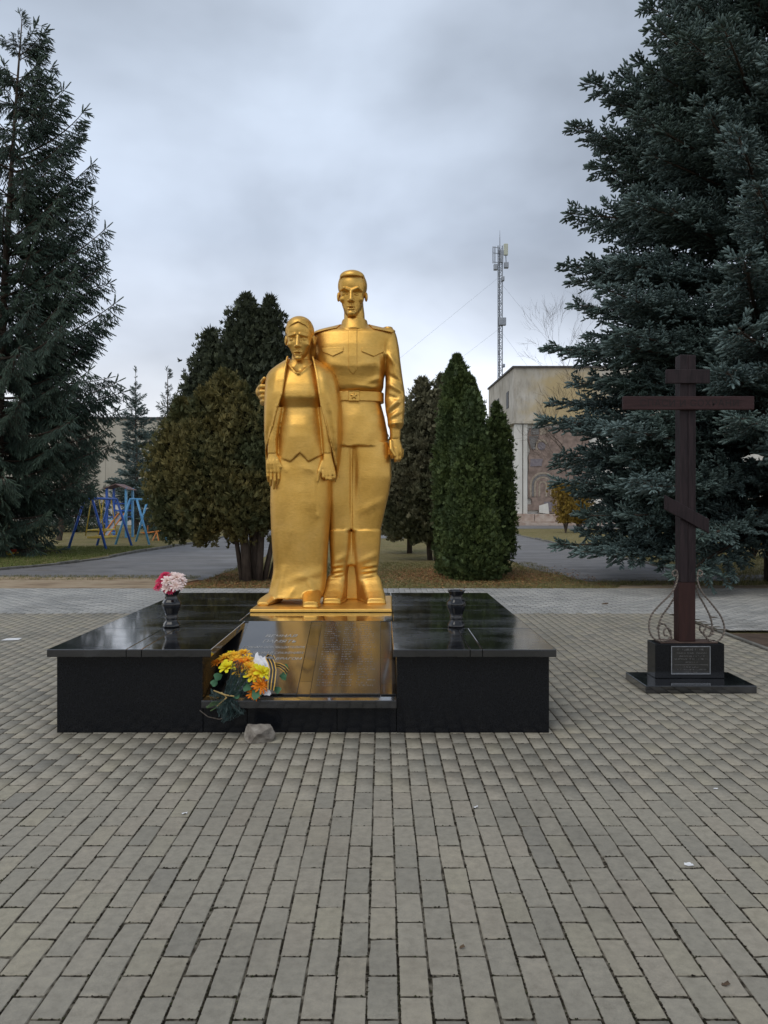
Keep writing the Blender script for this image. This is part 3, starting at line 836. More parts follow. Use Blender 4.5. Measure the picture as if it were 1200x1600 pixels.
# sleeve folds at elbow and shoulder, tunic folds over the belt and at the armpit
for q in ((600, 548, 620, 572, 4, 1.8), (603, 598, 630, 614, 4, 2.6), (603, 642, 631, 620, 4, 2.4), (607, 655, 631, 640, 3.5, 2.0), (612, 556, 622, 600, 4, 1.6), (606, 664, 631, 660, 3, 2.0), (604, 618, 626, 626, 3, -1.6), (606, 585, 628, 600, 3, -1.4), (606, 650, 628, 632, 2.5, -1.2)):
    body.ridge(*q)
for q in ((556, 604, 596, 609, 4, 2.2), (572, 600, 598, 590, 4, 1.6), (597, 556, 588, 604, 5, 1.8), (505, 568, 542, 575, 7, 1.6), (560, 575, 597, 566, 7, 1.6), (594, 540, 600, 590, 4, -1.4), (500, 560, 520, 600, 6, -1.0), (580, 612, 596, 606, 2.5, -1.5), (540, 690, 560, 640, 9, 1.0), (575, 690, 590, 645, 9, 1.0), (520, 745, 524, 820, 9, 1.2), (585, 735, 575, 820, 10, 1.4), (556, 720, 551, 800, 4, -1.2), (600, 780, 562, 800, 6, 1.0), (520, 880, 540, 868, 5, 1.2), (560, 880, 588, 866, 5, 1.2)):
    body.ridge(*q)
body.add(loft(CUFF, 2.6, 3), .5)
# right hand of the picture: a half-closed fist, thumb in front
body.add(loft([(684, 610.5, 624.5, 7, -13), (696, 608.5, 628, 9, -14), (708, 608.5, 629.5, 9, -14), (714, 610, 629, 7, -12)], 2.5, 6), 1)
for i, (x, y2, w) in enumerate(((613.5, 717, 8), (619, 722, 6), (624, 721, 1), (627.5, 716, -5))):
    body.add(cone((x, 703, w+1), (x, y2-4, w+2.5), 3.6, 3.2), 1).add(cone((x, y2-4, w+2.5), (x-1, y2-2, w-6), 3.2, 2.8), .8)
body.add(cone((610.5, 690, 7), (611, 703, 13), 3.0, 3.0), 1.5).add(cone((611, 703, 13), (617, 713, 15), 3.0, 2.4), 1)
# far arm, round the woman's back, and the hand on her shoulder
body2 = Field((396, 512, 510, 650, -66, 30), 1.45)
body2.add(cone((499, 533, -22), (440, 603, -46), 19, 12), 2).add(cone((440, 603, -46), (412, 611, -20), 12, 8), 3)
hand = Field((396, 428, 584, 640, -40, 30), .9)
hand.add(cone((414, 609, -26), (408, 610, -14), 12, 11), 2)
for i, (y, xl, xe) in enumerate(((605, 406.2, 421), (613, 405.6, 421), (620.5, 407.6, 419), (627.5, 410.0, 417.5))):
    hand.add(cone((408, y, -16), (xl, y, -2), 4.3, 4.1), 1).add(cone((xl, y, -2), (xl+4, y+.3, 9), 4.1, 3.9), .6).add(cone((xl+4, y+.3, 9), (xe, y+.8, 15), 3.9, 3.0), .6)
hand.add(cone((410, 602, -12), (411.5, 596, 2), 4, 4), 1).add(cone((411.5, 596, 2), (414.5, 593, 9), 3.8, 3.0), 1)
# neck and collar
COLLAR = [(496.8, 533.6, 573.2, 2.5, -41), (503, 532.2, 574.6, 4, -43), (510, 530, 577, 7, -45), (514.5, 528.5, 579, 9, -47)]
NECK = [(470, 538, 567, -8, -40), (485, 536.5, 569, -6, -40), (500, 536.5, 570, -4, -40)]
body.add(loft(COLLAR, 2.2, 5), .6)
head = Field((518, 584, 410, 500, -60, 24), .72)
hc = 549.6
head.add(ell((550, 444, -20), (22, 25.5, 29)), 0)
head.add(loft([(428, 531, 569.5, 3, -40), (440, 529.5, 570.5, 6, -42), (452, 530, 570, 6.5, -42), (462, 531.5, 568.5, 6, -40), (474, 534, 565.5, 5.5, -36), (482, 537, 562.5, 5.5, -30), (488, 540.5, 559, 5, -24), (493, 544, 555.5, 3.5, -18)], 2.5, 7), 3)
head.add(loft(NECK, 2.2, 4), 3)
for sx in (-1, 1):
    cx = hc-.8
    head.cut(ell((cx+sx*10.2, 458.4, 9.0), (7.0, 4.8, 7.4)), 1.4)
    head.add(ell((cx+sx*10.0, 459.2, .2), (4.6, 2.9, 3.0)), .4)
    head.add(cone((cx+sx*3.0, 454.0, 8.2), (cx+sx*10.5, 450.6, 8.0), 2.4, 2.1), 1.4).add(cone((cx+sx*10.5, 450.6, 8.0), (cx+sx*17.0, 454.4, 1.5), 2.1, 1.6), 1.4)
    head.add(ell((cx+sx*14.0, 466.5, -3.5), (5, 4.5, 5.0)), 4)
    head.cut(cone((cx+sx*11.5, 473, 8.5), (cx+sx*12.5, 484, 4), 2.6, 2.0), 4)
    head.add(ell((cx+sx*3.8, 470.6, 9.0), (2.6, 2.5, 3.0)), 1.2)
    head.cut(ell((cx+sx*2.3, 472.6, 11.0), (1.1, .9, 1.3)), .4)
    ex = 550+sx*21.9
    head.add(ell((ex, 460, -16), (2.6, 7.4, 4.6)), 1.0).cut(ell((ex+sx*2.3, 459.5, -13), (1.3, 4.8, 2.0)), .7)
head.add(cone((hc-.8, 454, 7.0), (hc-.8, 469.6, 14.2), 2.3, 3.0), 1.6).add(ell((hc-.8, 470.2, 13.6), (3.3, 2.7, 3.2)), 1.0)
head.add(cone((hc-6.0, 479.4, 7.0), (hc-.8, 478.4, 9.3), 1.5, 1.9), .8).add(cone((hc+4.6, 479.4, 7.0), (hc-.8, 478.4, 9.3), 1.5, 1.9), .8)
head.add(cone((hc-4.8, 482.8, 7.2), (hc+3.2, 482.8, 7.2), 1.8, 1.8), 1.2)
head.cut(cone((hc-6.4, 480.8, 8.6), (hc+4.8, 480.8, 8.6), .8, .8), .5)
head.add(ell((hc-.8, 489.0, 4.4), (6.2, 4.4, 4.6)), 2.4)
hair = Field((518, 584, 408, 470, -62, 22), .72)
hair.add(ell((550.2, 442.6, -20.5), (23.2, 25.0, 31.0)), 0)
hair.add(ell((550.0, 430.8, -7.5), (19.2, 10.0, 18.0)), 2.5)
hair.cut(loft([(432.6, 533.5, 567.0, 30, -14), (440, 531, 568.5, 30, -14), (452, 530, 570, 30, -13), (476, 528, 572, 30, -13)], 5, 4), .8)
hair.cut(boxp(510, 590, 455, 480, -9, 40), 1)
hair.cut(boxp(510, 590, 466, 480, -70, 40), 1)
head.bow = hair.bow = (497, -20, R(4))
soldier = field_obj('soldier_figure', [body, body2, hand, head], M['gold'], statue)
soldier['label'] = 'tall bareheaded young soldier in belted tunic and high boots'
field_obj('hair', [hair], M['gold'], soldier)
belt = Field((490, 604, 606, 634, -60, 18), .9)
belt.add((lambda x, y, w: np.maximum(np.maximum(torso[0](x, y, w)-2.6, -torso[0](x, y, w)-3), np.abs(y-619.3)-7.8), None), 0)
field_obj('belt', [belt], M['gold'], soldier)
bk = Field((540, 568, 606, 634, -4, 18), .6)
bk.add(relief(torso, [(544.5, 611.2), (562, 611.2), (562, 627.6), (544.5, 627.6)], 4.4), 0)
star = []
for i in range(10):
    r_ = 6.2 if i % 2 == 0 else 2.6; th = -math.pi/2+i*math.pi/5
    star.append((553.2+r_*math.cos(th), 619.6+r_*math.sin(th)))
bk.add(relief(torso, star, 5.8), .3)
field_obj('buckle', [bk], M['gold'], soldier)
for P in ([(565.5, 546.5), (598, 546.5), (599.5, 551), (584.5, 560), (565.5, 553)], [(503, 546), (537.5, 546), (537, 553), (521, 560), (505, 552.5)]):
    xs = [p[0] for p in P]
    f = Field((min(xs)-3, max(xs)+3, 542, 564, -10, 26), .6); f.add(relief(torso, P, 2.0), 0)
    field_obj('pocket_flap', [f], M['gold'], soldier)
f = Field((540, 564, 512, 594, 0, 26), .6); f.add(relief(torso, [(545.5, 514), (558.5, 514), (558.5, 580.5), (552, 588), (545.5, 580.5)], 1.7), 0)
field_obj('placket', [f], M['gold'], soldier)
armf = loft(ARM, 2.4, 7)
both = (lambda x, y, w: smin(torso[0](x, y, w), armf[0](x, y, w), 2.5), (480, 640, 503, 700, -62, 40))
for P in ([(575, 501), (577.5, 507), (582.5, 514.5), (613, 519.8), (618, 515), (616, 506)], [(532.5, 500), (530.5, 506), (526.5, 513), (490, 520.5), (485, 516), (488, 506)]):
    xs = [p[0] for p in P]
    f = Field((min(xs)-3, max(xs)+3, 497, 524, -50, 16), .7); f.add(relief(both, P, 2.4, -44), 0)
    field_obj('shoulder_board', [f], M['gold'], soldier)

# ---- woman
BLOUSE = [(566, 452, 489, 22, -20), (576, 445, 497, 28, -24), (590, 439, 503, 35, -26), (605, 436, 507, 41, -28), (618, 435, 509, 44, -28), (627, 435, 509, 44, -28), (633, 436, 508, 39, -28), (641, 437, 507, 34, -28), (652, 437, 508, 36, -28), (668, 437, 508, 41, -29), (685, 436, 509, 42, -30), (700, 435, 511, 41, -30), (726, 433, 513, 39, -30)]
blouse = loft(BLOUSE, 2.5, 7)
SKIRT = [(690, 436, 510, 37, -30), (715, 428, 515, 36, -31), (745, 424, 518, 36, -32), (785, 423, 518, 36, -32), (830, 424.5, 514.5, 35, -32), (880, 428, 511, 33, -31), (902, 427.5, 510, 34, -31), (915, 426, 509, 37, -31), (926, 422.5, 508, 40, -32), (931, 420, 507.5, 42, -32)]
wom = Field((400, 536, 555, GND+3, -44, 84), 1.4)
wom.add(loft(SKIRT, 2.5, 8), 0)
hem = poly([(420, 560), (530, 560), (530, 705), (508, 711.5), (485.6, 723.5), (473, 710), (458.5, 723.5), (439, 717), (420, 712)])
wom.add((lambda x, y, w: np.maximum(blouse[0](x, y, w), hem(x, y)), blouse[1]), .3)
wom.add(loft([(548, 458, 485, 22, -14), (560, 456.5, 486, 20, -16), (575, 454, 488, 22, -18), (592, 450, 492, 26, -20)], 2.2, 6), 2)
# collar
for a, b in (((453, 574, 21), (461, 583, 30)), ((461, 583, 30), (470.5, 590, 36)), ((470.5, 590, 36), (480, 583, 30)), ((480, 583, 30), (488, 574, 21))):
    wom.add(cone(a, b, 2.6, 2.6), .8)
wom.cut(ell((470.5, 578, 34), (8, 10, 8)), 3)
# skirt folds
for q in ((498, 745, 497, 805, 5, 1.8), (484, 900, 500, 930, 5, 2.4), (432, 895, 419, 930, 5, 2.2), (448, 885, 437, 930, 5, 2.0), (470, 770, 476, 920, 9, 1.6), (504, 765, 505, 915, 6, 1.8), (448, 740, 443, 810, 8, 1.5), (450, 905, 500, 892, 6, 1.6), (458, 840, 452, 915, 7, -1.2), (488, 800, 490, 900, 7, -1.4), (436, 780, 436, 880, 6, 1.2), (465, 915, 452, 932, 4, 1.6), (476, 732, 500, 738, 6, 1.2), (440, 724, 456, 740, 6, 1.0), (455, 590, 446, 628, 6, 1.2), (486, 590, 496, 628, 6, 1.2), (452, 655, 446, 705, 7, -1.4), (494, 655, 500, 705, 7, -1.4)):
    wom.ridge(*q)
wom.ridge(497, 752, 499, 800, 2.2, -2.0)
wom.cut(cone((460, 944, 46), (440, 936, 44), 8, 5), 2)
# feet
wom.add(loft([(2, 424, 444, 921, GND), (20, 417, 440, 924, GND), (34, 411, 436, 928, GND), (44, 409, 430, 932, GND), (50, 411, 427, 935, GND)], 2.8, 5, axis='w'), 1.5)
wom.add(loft([(10, 474, 503, 914, GND), (34, 476, 504, 918, GND), (50, 478, 504.5, 923, GND), (62, 479.5, 504, 928, GND), (70, 481.5, 502, 931, GND)], 3.0, 5, axis='w'), 1.5)
wom.add(loft([(30, 475, 505.5, GND-3, GND), (60, 478, 505.8, GND-3, GND), (72, 481, 503, GND-3, GND)], 3.5, 5, axis='w'), .5)
# near arm and hand (left of the picture)
wom.add(loft([(640, 427, 447, 34, 10), (668, 423.5, 441, 36, 14), (690, 422.5, 438, 36, 16), (711.5, 422.5, 438, 35, 18)], 2.3, 6), 1.2)
hnd = Field((412, 452, 700, 772, 8, 48), .7)
hnd.add(loft([(706, 424.5, 436.8, 33.5, 21), (716, 423, 438.5, 34, 22), (726, 420.8, 441.6, 35, 23.5), (733, 421, 442, 34, 25), (737, 422, 441.5, 32.5, 27)], 2.6, 6), 0)
for (x0, x1, x2, y1, y2, w) in ((439.2, 440, 438, 749, 758.5, 30), (433.8, 434.2, 432.2, 752, 763.5, 30.5), (428.4, 428.4, 427.2, 750, 759, 29.5), (423.4, 423.2, 424, 745, 752.5, 28)):
    hnd.add(cone((x0, 729, w+.8), (x1, y1, w+2.2), 2.9, 2.45), .35).add(cone((x1, y1, w+2.2), (x2, y2, w-.5), 2.45, 2.0), .3)
    hnd.add(cone((x0-1, 722, w+2.5), (x0, 738, w+2.0), 1.6, 2.2), 2)
hnd.add(cone((437, 718, 29), (443.5, 731, 31), 3.6, 3.3), 2).add(cone((443.5, 731, 31), (444.2, 745, 29), 3.3, 2.5), 1)
# far arm and hand (right of the picture)
wom.add(loft([(640, 499, 517, 34, 10), (680, 504, 520, 34, 14), (711.5, 506.5, 521.5, 33, 16)], 2.3, 6), 1.2)
hn2 = Field((488, 534, 700, 800, 4, 46), .9)
hn2.add(loft([(706, 508, 520.5, 31.5, 19), (718, 506, 522.5, 33, 19), (732, 504.5, 525, 34, 19), (744, 505, 526.5, 34, 20)], 2.8, 6), 0)
for (x, y, w) in ((507.5, 746, 30), (512.6, 749, 31), (518, 749.5, 31), (523.2, 747, 29)):
    hn2.add(cone((x, 738, w), (x+.3, y, w+.5), 3.1, 3.0), .7).add(cone((x+.3, y, w+.5), (x-.5, y-1, w-9), 2.9, 2.4), .6)
hn2.add(cone((506, 724, 28), (501.5, 738, 31), 3.4, 3.1), 2).add(cone((501.5, 738, 31), (498.8, 752, 31), 3.0, 2.7), 1).add(cone((498.8, 752, 31), (498, 768, 30), 2.6, 1.8), 1)
# head
whead = Field((440, 500, 494, 572, -26, 50), .72)
wc = 469.3
whead.add(ell((470, 521, 9), (20.5, 22.5, 26)), 0)
whead.add(loft([(506, 452.5, 487.5, 31, -12), (518, 451, 489.5, 34, -14), (530, 451, 489.5, 34.5, -14), (540, 452.5, 488, 34, -12), (549, 455.5, 484.5, 33.5, -8), (556, 459, 481, 33, -2), (562, 463, 476.5, 31.5, 4), (565.5, 465.5, 474, 29, 8)], 2.4, 7), 3)
whead.add(loft([(550, 458, 484, 20, -14), (574, 454.5, 487.5, 20, -16)], 2.2, 4), 2)
for sx in (-1, 1):
    whead.cut(ell((wc+sx*9.2, 533.6, 37.0), (6.6, 4.5, 6.8)), 1.6)
    whead.add(ell((wc+sx*9.0, 534.4, 29.6), (4.2, 2.6, 2.8)), .4)
    whead.add(cone((wc+sx*4.0, 527.0, 35.6), (wc+sx*14.5, 529.8, 30.5), 1.9, 1.4), 1.8)
    whead.add(ell((wc+sx*12.6, 541.5, 25.0), (4.5, 4.0, 5)), 4)
    whead.cut(cone((wc+sx*9.5, 547.5, 36.2), (wc+sx*11.5, 558, 31), 2.4, 1.6), 4)
    whead.add(ell((wc+sx*3.4, 545.2, 36.2), (2.4, 2.3, 2.6)), 1.2)
    whead.cut(ell((wc+sx*2.1, 547.0, 38.4), (1.0, .9, 1.2)), .4)
    whead.add(ell((470.5+sx*21.2, 534.5, 10), (2.8, 7.6, 4.6)), 1.2).cut(ell((470.5+sx*23.4, 534, 12.5), (1.4, 4.8, 2.2)), .8)
whead.add(cone((wc, 531, 34), (wc, 543.8, 40.6), 2.2, 2.7), 1.8).add(ell((wc, 544.4, 40.2), (3.0, 2.5, 3.0)), 1)
whead.add(cone((wc-6, 553.6, 33.6), (wc, 552.4, 36.6), 1.3, 1.7), .8).add(cone((wc+6, 553.6, 33.6), (wc, 552.4, 36.6), 1.3, 1.7), .8)
whead.add(cone((wc-4.5, 556.6, 34.2), (wc+4.5, 556.6, 34.2), 1.6, 1.6), 1.2)
whead.cut(cone((wc-6.5, 555.0, 35.2), (wc+6.5, 555.0, 35.2), .8, .8), .5)
whead.add(ell((wc, 562, 31.0), (5.4, 3.8, 4.4)), 2.2)
whair = Field((440, 500, 492, 560, -34, 50), .72)
whair.add(ell((470.2, 520.6, 7.5), (22.0, 22.8, 28.6)), 0).add(ell((470.3, 528, -22), (12, 11, 9)), 2)
whair.add(ell((470.2, 512, 16), (17.5, 12.5, 19.5)), 4)
hp = poly([(470.2, 508.5), (481, 514), (487.5, 523), (489.5, 533), (494, 575), (446, 575), (450.5, 533), (452.5, 523), (459, 514)])
whair.cut((lambda x, y, w: np.maximum(hp(x, y)+w*0, 14-w), None), .8)
whair.cut(boxp(436, 504, 533, 580, -10, 60), 1)
for sx in (-1, 1):
    for q in range(4):
        whair.cut(cone((470.3+sx*(3+q*4.5), 499+q*2.2, 26-q*2), (470.3+sx*(14+q*2.5), 513+q*5, 30-q*4), .5, .5), .8)
coat = Field((406, 544, 548, 760, -48, 52), 1.3)
COAT = [(557, 458, 485, 6, -22), (561, 450, 493, 14, -25), (565, 444, 499, 22, -28), (573, 433, 509, 31, -32), (581, 423, 519, 36, -35), (588, 418, 524, 39, -37), (600, 416, 527.5, 43, -38), (620, 415.3, 531, 47, -39), (645, 415, 534.5, 47, -39), (672, 415, 535.5, 46, -39), (692, 415.5, 534.5, 45, -39), (722, 416.3, 531, 43, -38), (746, 418, 527, 40, -37), (753, 420, 525, 39, -36)]
coat.add(loft(COAT, 2.7, 7), 0)
OPEN = [(545, 454, 488, 90, -30), (556, 453.5, 489, 90, -16), (575, 451.5, 493.5, 90, -10), (600, 449.5, 498.5, 90, -4), (622, 446.5, 502, 90, 0), (640, 440, 505, 90, 4), (670, 431.5, 512.5, 90, 8), (700, 420.5, 519.5, 90, 8), (715, 413, 523.5, 90, 8), (735, 405, 529, 90, 8), (760, 398, 536, 90, 6)]
coat.cut(loft(OPEN, 9, 5), 1.2)
coat.cut(loft([(548, 460, 484, 10, -18), (590, 450, 492, 18, -24)], 2.4, 4), 1)
# hem edge roll along the opening
opl = [(562, 452, 24), (575, 450.5, 33), (600, 448.5, 42), (622, 445.5, 45.5), (640, 439.5, 44.5), (670, 431, 40), (698, 421, 33)]
opr = [(562, 490.5, 24), (575, 494.5, 32), (600, 499.5, 41), (622, 503, 45.5), (640, 506, 45.5), (670, 513.5, 44), (700, 520.5, 38), (728, 527, 29)]
for L_ in (opl, opr):
    for a, b in zip(L_[:-1], L_[1:]):
        coat.add(cone((a[1], a[0], a[2]-2), (b[1], b[0], b[2]-2), 1.7, 1.7), 1.2)
for q in ((510, 590, 528, 700, 6, 2.0), (424, 600, 419, 690, 5, 1.6), (505, 585, 516, 645, 6, 1.6), (437, 588, 430, 645, 6, 1.6), (530, 640, 526, 745, 5, 1.6), (518, 640, 524, 730, 4, -1.4), (520, 576, 532, 640, 6, 1.6), (430, 660, 420, 700, 4, -1.0), (512, 610, 520, 680, 5, -1.2)):
    coat.ridge(*q)
whead.bow = whair.bow = (566, 6, R(8))
woman = field_obj('woman_figure', [wom, hnd, hn2, whead], M['gold'], statue)
woman['label'] = 'old woman with parted hair in long skirt, arms hanging'
field_obj('hair', [whair], M['gold'], woman)
field_obj('shawl_coat', [coat], M['gold'], woman)

# ------------------------------------------------------------------ trees
M['bark'] = pbr('bark', [(.045, .034, .027), (.11, .085, .065)], 9, (.85, .95), bump=.9, bscale=22, spec=.2, stretch=(2, 2, .5))
M['bark_grey'] = pbr('grey_bark', [(.06, .052, .046), (.13, .115, .10)], 9, (.85, .95), bump=.5, bscale=22, spec=.2)
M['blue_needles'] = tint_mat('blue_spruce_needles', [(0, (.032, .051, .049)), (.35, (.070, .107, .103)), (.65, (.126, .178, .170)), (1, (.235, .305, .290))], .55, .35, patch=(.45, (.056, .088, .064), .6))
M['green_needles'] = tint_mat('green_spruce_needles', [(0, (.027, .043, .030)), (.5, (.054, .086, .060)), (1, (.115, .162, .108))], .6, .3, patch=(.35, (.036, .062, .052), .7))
M['thuja_bronze'] = tint_mat('bronzed_thuja_leaves', [(0, (.034, .032, .013)), (.4, (.082, .074, .025)), (.75, (.150, .126, .040)), (1, (.30, .235, .085))], .7, .25, trans=.12, patch=(1.1, (.052, .066, .028), .85))
M['thuja_dark'] = tint_mat('dark_thuja_leaves', [(0, (.018, .024, .016)), (.5, (.040, .050, .030)), (1, (.085, .098, .050))], .7, .25, trans=.1)
M['thuja_green'] = tint_mat('green_thuja_leaves', [(0, (.022, .034, .012)), (.4, (.050, .074, .022)), (.75, (.088, .122, .036)), (1, (.145, .175, .052))], .65, .3, trans=.12, patch=(.9, (.040, .066, .030), .6))
M['thuja_olive'] = tint_mat('olive_thuja_leaves', [(0, (.050, .052, .030)), (.5, (.125, .122, .070)), (1, (.24, .22, .13))], .7, .25, trans=.12, patch=(.8, (.085, .10, .048), .7))

def shoot_templates(k, needles, nl, nw, seed, core=.12):
    out = []
    for q in range(k):
        r = np.random.default_rng(seed+q)
        V, F, T = [], [], []
        rad = ((0, .35*core), (.35, core), (.80, .95*core), (1.04, .42*core))
        for (x, rr) in rad:
            for j in range(4):
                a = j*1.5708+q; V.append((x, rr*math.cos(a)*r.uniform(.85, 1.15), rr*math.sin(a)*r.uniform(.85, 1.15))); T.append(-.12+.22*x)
        for a in range(3):
            for j in range(4):
                j2 = (j+1) % 4
                F += [(a*4+j, a*4+j2, a*4+4+j2), (a*4+j, a*4+4+j2, a*4+4+j)]
        for i in range(needles):
            t = .02+.98*(i+r.random()*.6)/needles
            ph = i*2.39996+r.uniform(-.4, .4); tilt = r.uniform(.95, 1.3)*(1-.5*t**2)
            d = np.array((math.cos(tilt), math.sin(tilt)*math.cos(ph), math.sin(tilt)*math.sin(ph)))
            sd = np.cross(d, r.normal(size=3)); sd /= np.linalg.norm(sd)
            o = np.array((t, 0, 0)); L = nl*r.uniform(.8, 1.15)*(1-.25*t); b = len(V)
            V += [tuple(o+sd*nw), tuple(o-sd*nw), tuple(o+d*L)]; F.append((b, b+1, b+2)); tt = r.uniform(-.12, .12); T += [tt-.1, tt-.1, tt+.12]
        out.append((np.array(V), np.array(F), np.array(T)))
    return out

def assemble(tpl, O, D, L, tint, r, flat=None):
    """copies of the templates at origins O along unit directions D with lengths L"""
    n = len(O); pick = r.integers(0, len(tpl), n)
    Vs, Fs, Ts, off = [], [], [], 0
    ref = r.normal(size=(n, 3))
    if flat is not None: ref = flat
    U = np.cross(D, ref); U /= np.maximum(np.linalg.norm(U, axis=1), 1e-6)[:, None]
    W = np.cross(D, U)
    for q, (V, F, T) in enumerate(tpl):
        m = np.where(pick == q)[0]
        if not len(m): continue
        P = O[m][:, None]+L[m][:, None, None]*(V[None, :, 0:1]*D[m][:, None]+V[None, :, 1:2]*U[m][:, None]+V[None, :, 2:3]*W[m][:, None])
        Vs.append(P.reshape(-1, 3)); Fs.append((F[None]+(off+np.arange(len(m))*len(V))[:, None, None]).reshape(-1, F.shape[1]))
        Ts.append((tint[m][:, None]+T[None]).ravel()); off += len(m)*len(V)
    return np.concatenate(Vs), np.concatenate(Fs), np.clip(np.concatenate(Ts), 0, 1)

def branch_mesh(L, seed, tpl, mat, droop, hang, up, dens=1.0, sl=(.10, .16)):
    """a conifer branch along +X with side twigs and needle shoots; droop bends it down, hang lets the twigs hang, up lifts the tip"""
    r = np.random.default_rng(seed)
    def pos(s):
        u = s/L
        return np.array((s*(1-.06*u), .04*L*math.sin(3*u+seed), L*(-droop*u+(droop*.35+up)*u*u)))
    O, D, LL, T = [], [], [], []
    mb = MB()
    ns = 9
    mb.tube([pos(L*i/ns) for i in range(ns+1)], [.012*L*(1-.9*i/ns)+.004 for i in range(ns+1)], 5)
    step = .085/dens; s = .12*L; side = 1
    while s < L:
        p = pos(s); t = pos(min(s+.05, L))-pos(s-.05); t /= np.linalg.norm(t)
        sd = np.cross((0, 0, 1), t); sd /= np.linalg.norm(sd)
        for side in (-1, 1):
            if r.random() < .06: continue
            Ls = min(.16+.42*(L-s), .95 if hang < .5 else .85)*r.uniform(.6, 1.1)*(.6+.4*min(1, (s/L)*2.2))
            an = r.uniform(.75, 1.05)
            d = t*math.cos(an)+sd*side*math.sin(an)+np.array((0, 0, r.normal()*(.34 if hang < .5 else .16)-hang*r.uniform(.5, 1.3)-.02))
            d /= np.linalg.norm(d)
            m = max(1, int(Ls/.075*dens))
            q0 = p.copy(); q = q0; dd = d.copy()
            path = [q0]
            for i in range(m):
                dd = dd+np.array((0, 0, .05-hang*.12))+t*.06+r.normal(size=3)*.05; dd /= np.linalg.norm(dd)
                q = q+dd*(Ls/m); path.append(q)
                sd2 = np.cross((0, 0, 1), dd)
                n2 = np.linalg.norm(sd2)
                sd2 = sd2/n2 if n2 > .05 else sd
                for s2 in (-1, 1):
                    if r.random() < .16: continue
                    e = dd*.75+sd2*s2*r.uniform(.45, .8)+np.array((0, 0, r.uniform(-.15, .40)-hang*.75)); e /= np.linalg.norm(e)
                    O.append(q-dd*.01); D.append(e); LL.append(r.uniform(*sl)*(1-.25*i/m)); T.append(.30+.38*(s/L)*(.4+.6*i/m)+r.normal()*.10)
                if r.random() < .35:
                    e = dd*.6+np.array((r.normal()*.3, r.normal()*.3, (.9 if hang < .5 else -.9))); e /= np.linalg.norm(e)
                    O.append(q); D.append(e); LL.append(r.uniform(*sl)*.8); T.append(.45+r.normal()*.1)
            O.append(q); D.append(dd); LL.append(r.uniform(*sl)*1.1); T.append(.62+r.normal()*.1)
            mb.tube([path[0], path[len(path)//2], path[-1]], [.006, .005, .003], 3, cap=False)
        s += step*r.uniform(.8, 1.25)
    t = pos(L)-pos(L-.1); t /= np.linalg.norm(t)
    for k in range(5):
        e = t+r.normal(size=3)*(.0 if k == 0 else .5); e /= np.linalg.norm(e)
        O.append(pos(L)-t*.04*k); D.append(e); LL.append(sl[1]*1.1); T.append(.7)
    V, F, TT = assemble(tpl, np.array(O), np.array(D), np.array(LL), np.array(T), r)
    wv = np.array(mb.v); wf = []
    for f in mb.f:
        for i in range(1, len(f)-1): wf.append((f[0], f[i], f[i+1]))
    wf = np.array(wf)
    me = np_mesh('branch', np.concatenate([V, wv]), np.concatenate([F, wf+len(V)]), np.concatenate([TT, np.zeros(len(wv))]))
    me.materials.append(mat); me.materials.append(M['bark'])
    mi = np.zeros(len(F)+len(wf), np.int32); mi[len(F):] = 1
    me.polygons.foreach_set('material_index', mi)
    return me

TPL_BLUE = shoot_templates(4, 34, .25, .030, 100, .15)
TPL_GREEN = shoot_templates(4, 20, .20, .036, 200, .075)
BLUE = [(L, [branch_mesh(L, int(L*10)+v*7, TPL_BLUE, M['blue_needles'], d, .16, u, 1.0, (.10, .15)) for v in range(2)]) for L, d, u in ((5.0, .10, .04), (3.9, .08, .05), (2.9, .05, .06), (1.9, .02, .08), (1.1, 0, .10))]
GREEN = [(L, [branch_mesh(L, int(L*10)+v*7+3, TPL_GREEN, M['green_needles'], d, .95, u, .85, (.13, .22)) for v in range(2)]) for L, d, u in ((3.6, .14, .22), (2.6, .12, .22), (1.7, .08, .2), (.9, .02, .15))]

def add_branch(tree, base, lib, origin, az, el, length, roll, r):
    L, ms = min(lib, key=lambda q: abs(q[0]-length))
    o = bpy.data.objects.new('branch', ms[int(r.integers(0, len(ms)))]); C.objects.link(o)
    o.parent = tree
    m = Matrix.Translation(Vector(origin)-base) @ Matrix.Rotation(az, 4, 'Z') @ Matrix.Rotation(-el, 4, 'Y') @ Matrix.Rotation(roll, 4, 'X') @ Matrix.Scale(length/L, 4)
    if r.random() < .5: m = m @ Matrix.Scale(-1, 4, (0, 1, 0))
    o.matrix_local = m
    return o

